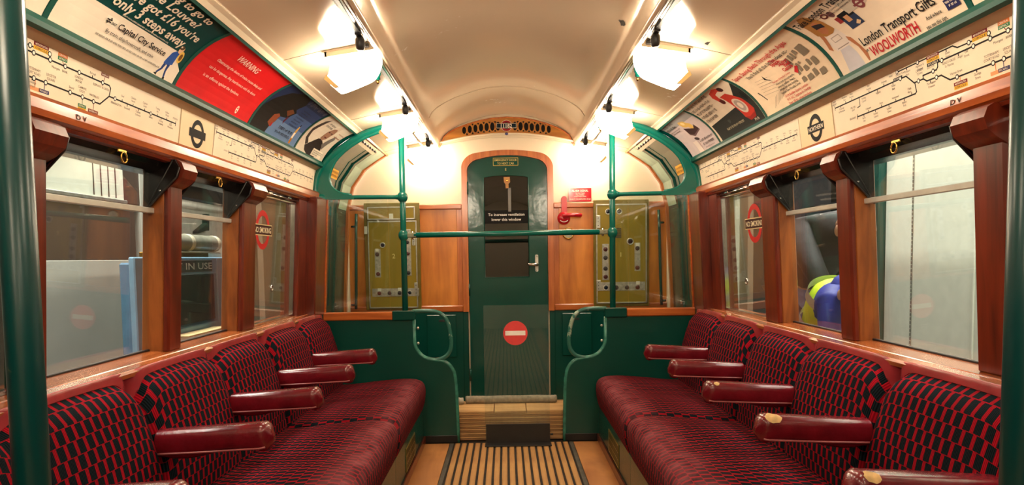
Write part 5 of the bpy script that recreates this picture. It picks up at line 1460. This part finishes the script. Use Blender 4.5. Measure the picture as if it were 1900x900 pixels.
mk('direction_mark', MB().tube([(0.405 + 0.030 * math.cos(a), YE - 0.034, 1.372 + 0.022 * math.sin(a)) for a in [math.radians(205 + 130 * i / 10) for i in range(11)]], 0.0032, 6), ink((246, 226, 216)), t)  # small pale arc across the lower boss
bs = mk('back_strip', MB().prism(arc(0.4075, 1.516, 0.020, 0, 180, 10) + [(0.3875, 1.40), (0.4275, 1.40)], end_fn(YE - 0.0), 0.0, 0.0225), REDFADE, t)
t = root('pressure_gauge', 'small round white dial half hidden by the green crossbar', 'gauge')
mk('case', MB().lathe((0.436, YE - 0.006, 1.268), (0, -1, 0), [(0.042, 0), (0.042, 0.020), (0.036, 0.024), (0.034, 0.018)], 26), BRASS, t)
mk('dial', MB().lathe((0.436, YE - 0.0243, 1.268), (0, -1, 0), [(0.034, 0), (0.034, 0.001)], 24), ink((214, 214, 204)), t)
mk('needle', MB().box((0.435, YE - 0.0265, 1.262), (0.437, YE - 0.0255, 1.292), 0.0003), BLACKM, t)
for s, lab in ((-1, 'thin green upright rail beside panel two'), (1, 'thin green upright rail beside panel one')):
    t = root('wall_grab_rail', lab, 'handrail', 'thin upright rails on the end wall')
    mk('rail', MB().tube([(s * 1.078, YE - 0.070, 1.425), (s * 1.083, YE - 0.070, 1.30), (s * 1.094, YE - 0.070, 0.85), (s * 1.098, YE - 0.070, 0.745)], 0.0105, 12), GREEN, t)
    mk('standoff', MB().tube([(s * 1.082, YE - 0.070, 1.335), (s * 1.118, YE - 0.055, 1.335)], 0.008, 10), GREEN, t)
    mk('standoff', MB().tube([(s * 1.097, YE - 0.070, 0.775), (s * 1.132, YE - 0.055, 0.775)], 0.008, 10), GREEN, t)

# ---- plywood step box, rolled mat, pipe, acrylic barrier
t = root('step_box', 'low step built of stacked plywood sheets between the screens', 'step')
rnd = random.Random(5)
NP = 14
for i in range(NP):
    h = 0.165 / NP
    dx, dy = rnd.uniform(-0.004, 0.004), rnd.uniform(-0.002, 0.003)
    boxpart('plywood_sheet', (-0.47 + dx, 4.012 + dy, i * h + 0.0010), (0.47 + dx, 4.31, (i + 1) * h - 0.0010), PLY if i % 2 else PLYD, t, 0.0016)
for a, b, dy in ((-0.46, -0.105, 0.004), (-0.100, 0.090, 0.0), (0.095, 0.46, 0.006)):
    boxpart('top_board', (a, 4.008 + dy, 0.165), (b, 4.305, 0.178), PLY, t, 0.002)
MATM = plain('grey_rib', (142, 132, 114), rough=0.8, var=0.25, scale=40)
t = root('rolled_mat', 'grey ribbed mat rolled up on the plywood step', 'mat')
mb = MB(); pts = []
for i in range(61):
    pts.append((-0.285 + 0.575 * i / 60, 4.235 + 0.004 * math.sin(i * 0.31), 0.178 + 0.024))
mk('roll', MB().tube(pts, [0.0225 + (0.0016 if i % 2 else 0) for i in range(61)], 14), MATM, t)
sp = [(-0.2860, 4.235 + 0.020 * (1 - a / 14) * math.cos(a), 0.202 + 0.020 * (1 - a / 14) * math.sin(a)) for a in [i * 0.35 for i in range(36)]]
mk('spiral_edge', MB().tube(sp, 0.0018, 5), plain('mat_edge', (96, 88, 76), rough=0.8), t)
t = root('pipe_end', 'short white pipe end lying beside the rolled mat', 'pipe')
mk('pipe', MB().lathe((-0.345, 4.215, 0.198), (1, 0.2, 0), [(0.020, 0), (0.020, 0.045), (0.014, 0.046), (0.013, 0.010)], 18), plain('dull_white', (196, 190, 176), rough=0.5), t)
mk('collar', MB().lathe((-0.335, 4.217, 0.198), (1, 0.2, 0), [(0.0205, 0), (0.0225, 0.003), (0.0225, 0.010), (0.0205, 0.013)], 18), plain('dull_white_collar', (170, 164, 150), rough=0.5), t)
t = root('acrylic_barrier', 'clear acrylic sheet with a no entry disc in a black foot', 'barrier')
YB_ = 3.935
mk('sheet', MB().box((-0.155, YB_ - 0.003, 0.006), (0.228, YB_ + 0.003, 0.822), 0.0006), ACRYL, t)
f_ = mk('foot', MB().box((-0.150, YB_ - 0.010, 0.004), (0.228, YB_ - 0.0035, 0.118), 0.001), BLACKM, t)
mk('foot_flange', MB().box((-0.156, YB_ - 0.075, 0.001), (0.234, YB_ - 0.010, 0.007), 0.001), BLACKM, f_)
mk('foot_bolt', MB().tube([(0.232, YB_ - 0.004, 0.052), (0.246, YB_ - 0.004, 0.052)], 0.006, 8), BLACKM, f_)
fb_ = lambda a, b, w: (0.031 + a, YB_ - 0.003 - w, 0.657 + b)
sg = mk('no_entry_disc', MB().prism(circ(0, 0, 0.0715, 48), fb_, 0.0003, 0.0009), plain('no_entry_red', (222, 66, 66), rough=0.4), t, label='red no entry disc with a white bar')
mk('white_bar', MB().prism(rect(-0.059, -0.0135, 0.059, 0.0135), fb_, 0.0010, 0.0014), plain('no_entry_white', (246, 240, 232), rough=0.4), sg)

# ================================================================== OUTSIDE THE WINDOWS: the museum hall
PLAT = plain('platform_concrete', (120, 114, 106), rough=0.7, var=0.2)
HCREAM = plain('hall_cream', (226, 218, 200), rough=0.6)
HPALE = plain('hall_pale_panel', (222, 226, 210), rough=0.4, var=0.05)
HBROWN = plain('hall_brown', (74, 58, 50), rough=0.5, var=0.15, scale=3)
HGREY = plain('hall_grey', (176, 174, 164), rough=0.5, var=0.12, scale=2)
HGREY2 = plain('stitch_grey', (104, 104, 98), rough=0.5)
HNAVY = plain('hall_navy', (24, 28, 40), rough=0.5)
HTAN = plain('hall_tan', (206, 160, 96), rough=0.5)
BLUEP = plain('machine_blue', (128, 168, 196), rough=0.35, var=0.08)
BLUED = plain('machine_blue_dark', (86, 128, 160), rough=0.35)
for s in (-1, 1):
    mk('platform', MB().box((s * 1.34, -3.0, -0.9), (s * 5.2, 12.0, -0.02), 0.01), PLAT, kind='structure')
hw = root('wall_hall_left', kind='structure')
boxpart('grey_panel', (-2.66, -1.0, -0.02), (-2.60, 4.75, 1.12), HGREY, hw, 0.004)
boxpart('brown_band', (-2.66, -1.0, 1.12), (-2.602, 4.75, 1.505), HBROWN, hw, 0.004)
boxpart('pale_panel', (-2.66, -1.0, 1.52), (-2.598, 4.62, 2.9), HPALE, hw, 0.004)
boxpart('panel_edge', (-2.66, -1.0, 1.500), (-2.585, 4.64, 1.522), ALU, hw, 0.003)
boxpart('brown_post', (-2.66, 4.62, 1.505), (-2.60, 4.82, 2.9), HBROWN, hw, 0.004)
boxpart('grey_post', (-2.66, 4.82, -0.02), (-2.595, 4.92, 2.9), HGREY, hw, 0.004)
for y in (4.28, 4.36, 4.44, 4.52): boxpart('panel_groove', (-2.599, y, 1.53), (-2.594, y + 0.008, 2.8), BLACKM, hw, 0.001)
for (ya, yb, za) in ((3.62, 3.86, 1.76), (3.95, 4.22, 1.80)):
    fr_ = MB()
    fr_.tube([(-2.592, ya, 2.6), (-2.592, ya, za + 0.03), (-2.592, ya + 0.03, za), (-2.592, yb - 0.03, za), (-2.592, yb, za + 0.03), (-2.592, yb, 2.6)], 0.008, 8)
    mk('pressed_moulding', fr_, HGREY, hw)
boxpart('pink_shelf', (-2.598, 3.3, 1.93), (-2.52, 3.98, 2.06), plain('faded_pink', (206, 160, 146), rough=0.5), hw, 0.004)
boxpart('cream_wall', (-3.02, 4.95, -0.02), (-2.95, 10.0, 1.66), HCREAM, hw, 0.004)
boxpart('dark_upper', (-4.6, -1.0, -0.02), (-4.5, 12.0, 3.6), HNAVY, hw, 0.004)
boxpart('brown_screen', (-2.62, 7.1, -0.02), (-2.56, 11.0, 2.6), plain('hall_brown_grey', (150, 130, 112), rough=0.6, var=0.25, scale=2), hw, 0.004)  # added wall; its brown stands for the interior reflected in the far pane
mk('leaning_board', MB().prism([(5.35, 1.66), (6.3, 1.66), (5.9, 2.02), (4.95, 2.02)], lambda a, b, w: (-2.97 - w - (b - 1.66) * 0.4, a, b), 0.0, 0.03), plain('pale_blue_board', (206, 214, 220), rough=0.4), hw)
mk('leaning_board', MB().prism([(4.98, 1.66), (5.25, 1.66), (4.88, 2.02), (4.62, 2.02)], lambda a, b, w: (-2.97 - w - (b - 1.66) * 0.4, a, b), 0.0, 0.03), plain('slate_board', (72, 88, 112), rough=0.4), hw)
mk('wall_bracket', MB().prism([(6.55, 1.40), (6.60, 1.40), (6.62, 1.56), (6.58, 1.56), (6.565, 1.47), (6.36, 1.385), (6.36, 1.365)], lambda a, b, w: (-2.945 + w, a, b), 0.0, 0.05), BLACKM, hw)
mk('wall_fitting', MB().prism(rrect(5.72, 1.42, 5.95, 1.58, 0.04), lambda a, b, w: (-2.945 + w, a, b), 0.0, 0.03), HGREY, hw)
boxpart('white_shelf_edge', (-2.93, 5.0, 1.64), (-2.80, 8.0, 1.665), CHROME, hw, 0.003)

# old ticket machine on the platform
t = root('ticket_machine', 'pale blue metal ticket machine with a dark window and NOT IN USE sign', 'ticket machine')
X0 = -2.0
boxpart('cabinet', (X0 - 0.10, 3.64, -0.02), (X0 - 0.02, 4.78, 1.10), BLUED, t, 0.01)
for (a, b, c, d) in ((3.60, 3.70, -0.02, 1.13), (4.62, 4.79, -0.02, 1.13), (3.70, 4.62, 1.02, 1.13), (3.70, 4.62, -0.02, 0.70)):
    boxpart('front_frame', (X0 - 0.025, a, c), (X0 + 0.01, b, d), BLUEP, t, 0.006)
boxpart('dark_window', (X0 - 0.02, 3.74, 0.712), (X0 - 0.004, 4.60, 1.015), plain('dark_window_glass', (44, 28, 22), rough=0.12, var=0.5, scale=6), t, 0.004)
sgn = boxpart('status_sign', (X0 + 0.008, 3.74, 1.036), (X0 + 0.018, 4.53, 1.112), plain('sign_grey', (92, 92, 92), rough=0.35, metal=0.3, var=0.2), t, 0.002)
mb = MB(); letter(mb, lambda u, v, w: (X0 + 0.018 + w, 3.84 + u, 1.053 + v), 'NOT IN USE', 0, 0, 0.042, ink((240, 240, 234)), w=0.68, bold=0.01, w_off=0.0015)
mk('sign_lettering', mb, None, sgn)
boxpart('brass_strip', (X0 - 0.03, 3.72, 1.130), (X0 + 0.0, 4.52, 1.158), BRASS, t, 0.003)
boxpart('white_cap', (X0 - 0.13, 4.02, 1.10), (X0 - 0.03, 4.80, 1.166), HPALE, t, 0.01)
for z in (0.95, 0.90): mk('rivet', MB().ball((X0 + 0.010, 4.70, z), 0.009), BLUED, t)
tr = boxpart('tray', (X0 + 0.0, 3.80, 0.56), (X0 + 0.16, 4.66, 0.66), plain('tray_brown', (92, 66, 44), rough=0.4), t, 0.01)
boxpart('tray_slip', (X0 + 0.02, 3.95, 0.660), (X0 + 0.12, 4.50, 0.668), plain('slip_cream', (226, 204, 150), rough=0.5), tr, 0.002)
t = root('paper_tube', 'long translucent tube with pale bands lying on the ticket machine', 'tube')
xt, zt = X0 - 0.082, 1.166 + 0.0585
mk('tube', MB().tube([(xt, 4.04, zt), (xt, 4.80, zt)], 0.055, 22, cap=False), plain('grey_tube', (150, 148, 132), rough=0.25, var=0.2), t)
mk('tube_bore', MB().lathe((xt, 4.80, zt), (0, -1, 0), [(0.055, 0), (0.047, 0.0), (0.047, 0.05)], 22), plain('tube_inside', (196, 186, 160), rough=0.5), t)
for y in (4.08, 4.36, 4.75): mk('band', MB().lathe((xt, y, zt), (0, 1, 0), [(0.0555, 0), (0.0572, 0.002), (0.0572, 0.045), (0.0555, 0.047)], 22), plain('band_cream', (214, 204, 176), rough=0.5), t)

# opposite platform
hr = root('wall_hall_right', kind='structure')
boxpart('white_panel', (2.50, 4.175, -0.02), (2.56, 4.46, 3.2), HPALE, hr, 0.004)
boxpart('white_panel', (2.505, -1.0, -0.02), (2.565, 4.165, 3.2), HPALE, hr, 0.004)
boxpart('panel_bead', (2.497, 3.60, -0.02), (2.506, 3.615, 3.2), HPALE, hr, 0.003)
riv0 = None
for i in range(80):
    if riv0 is None: riv0 = boxpart('seam_stitch', (2.499, 4.167, 0.30), (2.506, 4.173, 0.318), HGREY2, hr, 0.001)
    else:
        o = riv0.copy(); COL.objects.link(o); o.parent = hr; o.location.z = i * 0.025
boxpart('green_post', (2.46, 4.47, -0.02), (2.56, 4.62, 3.2), GREEN, hr, 0.01)
boxpart('dark_back', (3.6, 4.0, -0.02), (3.66, 7.5, 3.2), plain('hall_dark_green', (10, 22, 22), rough=0.4), hr, 0.004)
boxpart('pale_screen', (2.50, 7.0, -0.02), (2.56, 11.0, 2.7), plain('hall_tan_grey', (160, 146, 126), rough=0.6, var=0.2, scale=2), hr, 0.004)
boxpart('cream_strip', (2.45, 7.25, -0.02), (2.52, 7.75, 2.7), HPALE, hr, 0.004)
boxpart('tan_strip', (2.44, 7.80, -0.02), (2.52, 8.0, 2.7), HTAN, hr, 0.004)
boxpart('silver_rail', (2.9, 5.9, 1.52), (2.95, 6.6, 1.55), CHROME, hr, 0.004)

# two people on that platform, seen through the window
def skin(name, parent, verts, edges, mat, sub=2, mat_fn=None):
    me = bpy.data.meshes.new(name)
    me.from_pydata([v[:3] for v in verts], edges, [])
    o = bpy.data.objects.new(name, me); COL.objects.link(o); o.parent = parent
    o.modifiers.new('skin', 'SKIN')
    for i, v in enumerate(verts):
        r = v[3] if isinstance(v[3], tuple) else (v[3], v[3])
        me.skin_vertices[0].data[i].radius = r
    me.skin_vertices[0].data[0].use_root = True
    ss = o.modifiers.new('subdivision', 'SUBSURF'); ss.levels = sub; ss.render_levels = sub
    me.materials.append(mat)
    o.modifiers['skin'].use_smooth_shade = True
    return o
SKINM = plain('skin_tone', (186, 138, 112), rough=0.5)
def figure(t, P, k, m):
    """P: joint positions; k: size factor; m: materials. Body first, then clothes over it."""
    J = {n_: Vector(p) for n_, p in P.items()}
    V = []; E_ = []
    def add(p, r, prev=None):
        V.append((p[0], p[1], p[2], r)); i = len(V) - 1
        if prev is not None: E_.append((prev, i))
        return i
    pel = add(J['pelvis'], 0.105 * k)
    sp = add((J['pelvis'] + J['chest']) / 2, 0.10 * k, pel)
    ch = add(J['chest'], 0.085 * k, sp)
    nk = add(J['neck'], 0.052 * k, ch)
    hd = add(J['head'], (0.072 * k, 0.085 * k), nk)
    f = (J['face'] - J['head']).normalized()
    up = (J['head'] - J['neck']).normalized()
    cr = add(J['head'] + up * 0.085 * k, 0.070 * k, hd)
    add(J['head'] + f * 0.095 * k - up * 0.005 * k, 0.014 * k, hd)
    for sd in ('l', 'r'):
        sh = add(J['sh_' + sd], 0.045 * k, ch); el = add(J['el_' + sd], 0.038 * k, sh); wr = add(J['wr_' + sd], 0.026 * k, el)
        d = (J['wr_' + sd] - J['el_' + sd]).normalized()
        side = d.cross(Vector((0, 0, 1)))
        side = side.normalized() if side.length > 1e-3 else Vector((0, 1, 0))
        pm = add(J['wr_' + sd] + d * 0.055 * k, (0.034 * k, 0.016 * k), wr)
        for q, (off, ln) in enumerate(((-0.030, 0.060), (-0.010, 0.070), (0.010, 0.066), (0.028, 0.052))):
            b0 = J['wr_' + sd] + d * 0.085 * k + side * off * k
            k1 = add(b0, 0.0095 * k, pm)
            k2 = add(b0 + d * ln * 0.5 * k - Vector((0, 0, 0.010)) * k, 0.0088 * k, k1)
            add(b0 + d * ln * 0.85 * k - Vector((0, 0, 0.030)) * k, 0.0078 * k, k2)
        t0 = add(J['wr_' + sd] + d * 0.035 * k + side * 0.042 * k, 0.011 * k, wr)
        add(J['wr_' + sd] + d * 0.075 * k + side * 0.058 * k, 0.0095 * k, t0)
        hp = add(J['hip_' + sd], 0.085 * k, pel); kn = add(J['kn_' + sd], 0.058 * k, hp); an = add(J['an_' + sd], 0.040 * k, kn)
        add(J['toe_' + sd], 0.032 * k, an)
    body = skin('body', t, V, E_, SKINM)
    # upper garment
    V = []; E_ = []
    base = add(J['pelvis'] + (J['chest'] - J['pelvis']) * 0.02, (0.150 * k, 0.132 * k))
    mid = add((J['pelvis'] + J['chest']) / 2, (0.148 * k, 0.128 * k), base)
    ch = add(J['chest'], (0.160 * k, 0.135 * k), mid)
    add(J['neck'] - (J['neck'] - J['chest']) * 0.45, 0.120 * k, ch); add(J['neck'], 0.095 * k, len(V) - 1)
    for sd in ('l', 'r'):
        sh = add(J['sh_' + sd], 0.078 * k, ch); el = add(J['el_' + sd], 0.060 * k, sh); add(J['wr_' + sd] - (J['wr_' + sd] - J['el_' + sd]) * 0.06, 0.043 * k, el)
    skin(m['top_name'], t, V, E_, m['top'])
    # trousers
    V = []; E_ = []
    pel = add(J['pelvis'] + Vector((0, 0, 0.02)), (0.138 * k, 0.125 * k))
    for sd in ('l', 'r'):
        hp = add(J['hip_' + sd], 0.105 * k, pel); kn = add(J['kn_' + sd], 0.080 * k, hp); add(J['an_' + sd] + Vector((0, 0, 0.03)), 0.062 * k, kn)
    skin('trousers', t, V, E_, m['legs'])
    for sd in ('l', 'r'):
        V = []; E_ = []
        a = add(J['an_' + sd] + Vector((0, 0, -0.005)), 0.050 * k); add(J['toe_' + sd] + Vector((0, 0, 0.004)), 0.043 * k, a)
        skin('shoe', t, V, E_, BLACK)
    # head: hair, ears, eyes, mouth
    c = J['head'] + up * 0.045 * k - f * 0.022 * k
    mk('hair', MB().ball(c, 0.092 * k, sx=(0.86, 1.0, 1.0)), m['hair'], t)
    sdv = f.cross(up).normalized()
    for sg_ in (-1, 1):
        mk('ear', MB().ball(J['head'] + sdv * sg_ * 0.078 * k, 0.024 * k, sx=(0.6, 0.9, 1.2)), SKINM, t)
        mk('eye', MB().ball(J['head'] + f * 0.072 * k + sdv * sg_ * 0.030 * k + up * 0.022 * k, 0.011 * k), ink((30, 24, 22)), t)
    mk('mouth', MB().ball(J['head'] + f * 0.074 * k - up * 0.042 * k, 0.018 * k, sx=(1.2, 0.5, 0.4)), plain('lips', (150, 80, 74), rough=0.5), t)
DENIM = plain('blue_denim', (116, 128, 172), rough=0.8, var=0.35, scale=18, bump=0.3, bscale=120)
JACK = plain('dark_grey_jacket', (52, 50, 52), rough=0.75, var=0.3, scale=10, bump=0.4, bscale=20)
t = root('person', 'person in dark grey jacket and jeans leaning over, outside the window', 'person')
figure(t, dict(pelvis=(1.70, 3.92, 0.92), chest=(1.70, 3.62, 1.19), neck=(1.68, 3.34, 1.24), head=(1.66, 3.23, 1.21), face=(1.65, 3.15, 1.08),
    sh_l=(1.54, 3.58, 1.21), el_l=(1.54, 3.40, 1.02), wr_l=(1.60, 3.30, 0.84), sh_r=(1.86, 3.60, 1.21), el_r=(1.88, 3.60, 1.00), wr_r=(1.82, 3.58, 0.80),
    hip_l=(1.61, 3.92, 0.87), kn_l=(1.60, 3.86, 0.46), an_l=(1.60, 3.94, 0.065), toe_l=(1.59, 3.80, 0.03), hip_r=(1.79, 3.92, 0.87), kn_r=(1.80, 3.88, 0.46), an_r=(1.80, 3.98, 0.065), toe_r=(1.80, 3.84, 0.03)),
    1.0, dict(top=JACK, top_name='jacket', legs=DENIM, hair=plain('dark_hair', (34, 26, 22), rough=0.6)))
BLUES = plain('royal_blue_sleeve', (22, 34, 150), rough=0.6, var=0.3, scale=10)
HIVIS = plain('hi_vis_yellow', (206, 236, 40), rough=0.6, var=0.1)
SILV = plain('reflective_band', (190, 194, 190), rough=0.3, metal=0.3)
t = root('person', 'person in blue with a yellow hi-vis vest bending down, outside the window', 'person')
PB_ = dict(pelvis=(1.455, 3.07, 0.74), chest=(1.455, 2.95, 0.90), neck=(1.44, 2.82, 0.96), head=(1.42, 2.75, 0.94), face=(1.42, 2.67, 0.82),
    sh_l=(1.345, 2.83, 0.89), el_l=(1.340, 2.79, 0.69), wr_l=(1.38, 2.77, 0.55), sh_r=(1.535, 2.95, 0.89), el_r=(1.52, 2.95, 0.69), wr_r=(1.49, 2.92, 0.55),
    hip_l=(1.39, 3.05, 0.67), kn_l=(1.385, 2.97, 0.34), an_l=(1.385, 3.09, 0.05), toe_l=(1.385, 2.98, 0.015), hip_r=(1.51, 3.05, 0.67), kn_r=(1.515, 2.97, 0.34), an_r=(1.515, 3.09, 0.05), toe_r=(1.515, 2.98, 0.015))
figure(t, PB_, 0.80, dict(top=BLUES, top_name='blue_jumper', legs=plain('dark_trousers', (30, 32, 44), rough=0.8), hair=plain('brown_hair', (62, 42, 28), rough=0.6)))
pv, cv_ = Vector(PB_['pelvis']), Vector(PB_['chest'])
V = [(*(pv + (cv_ - pv) * a), r) for a, r in ((-0.55, (0.120, 0.118)), (0.0, (0.128, 0.124)), (0.35, (0.136, 0.128)), (0.75, (0.150, 0.136)), (1.10, (0.136, 0.122)), (1.35, (0.095, 0.080)))]
vest = skin('hi_vis_vest', t, V, [(i, i + 1) for i in range(len(V) - 1)], HIVIS)
ax = (cv_ - pv).normalized(); u_ = Vector((1, 0, 0)); w_ = ax.cross(u_).normalized()
for a, rr in ((0.28, 0.132), (1.02, 0.138)):
    c = pv + (cv_ - pv) * a
    mb = MB(); vs = []; n_ = 28
    for h in (-0.022, 0.022):
        for i in range(n_):
            an = 2 * PI * i / n_
            vs.append(c + ax * h + (u_ * math.cos(an) * rr * 1.06 + w_ * math.sin(an) * rr * 0.96))
    mk('reflective_band', MB().add(vs, [(i, (i + 1) % n_, n_ + (i + 1) % n_, n_ + i) for i in range(n_)], True), SILV, t)

# ================================================================== put every thing's origin at its base
bpy.context.view_layer.update()
for o in list(COL.objects):
    if o.parent is None and o.type == 'EMPTY':
        lo = [1e9] * 3; hi = [-1e9] * 3
        for c in o.children_recursive:
            if c.type != 'MESH': continue
            for p in c.bound_box:
                q = c.matrix_world @ Vector(p)
                for i in range(3): lo[i] = min(lo[i], q[i]); hi[i] = max(hi[i], q[i])
        if hi[0] < lo[0]: continue
        base = Vector(((lo[0] + hi[0]) / 2, (lo[1] + hi[1]) / 2, lo[2]))
        o.location = base
        for c in o.children: c.location = c.location - base
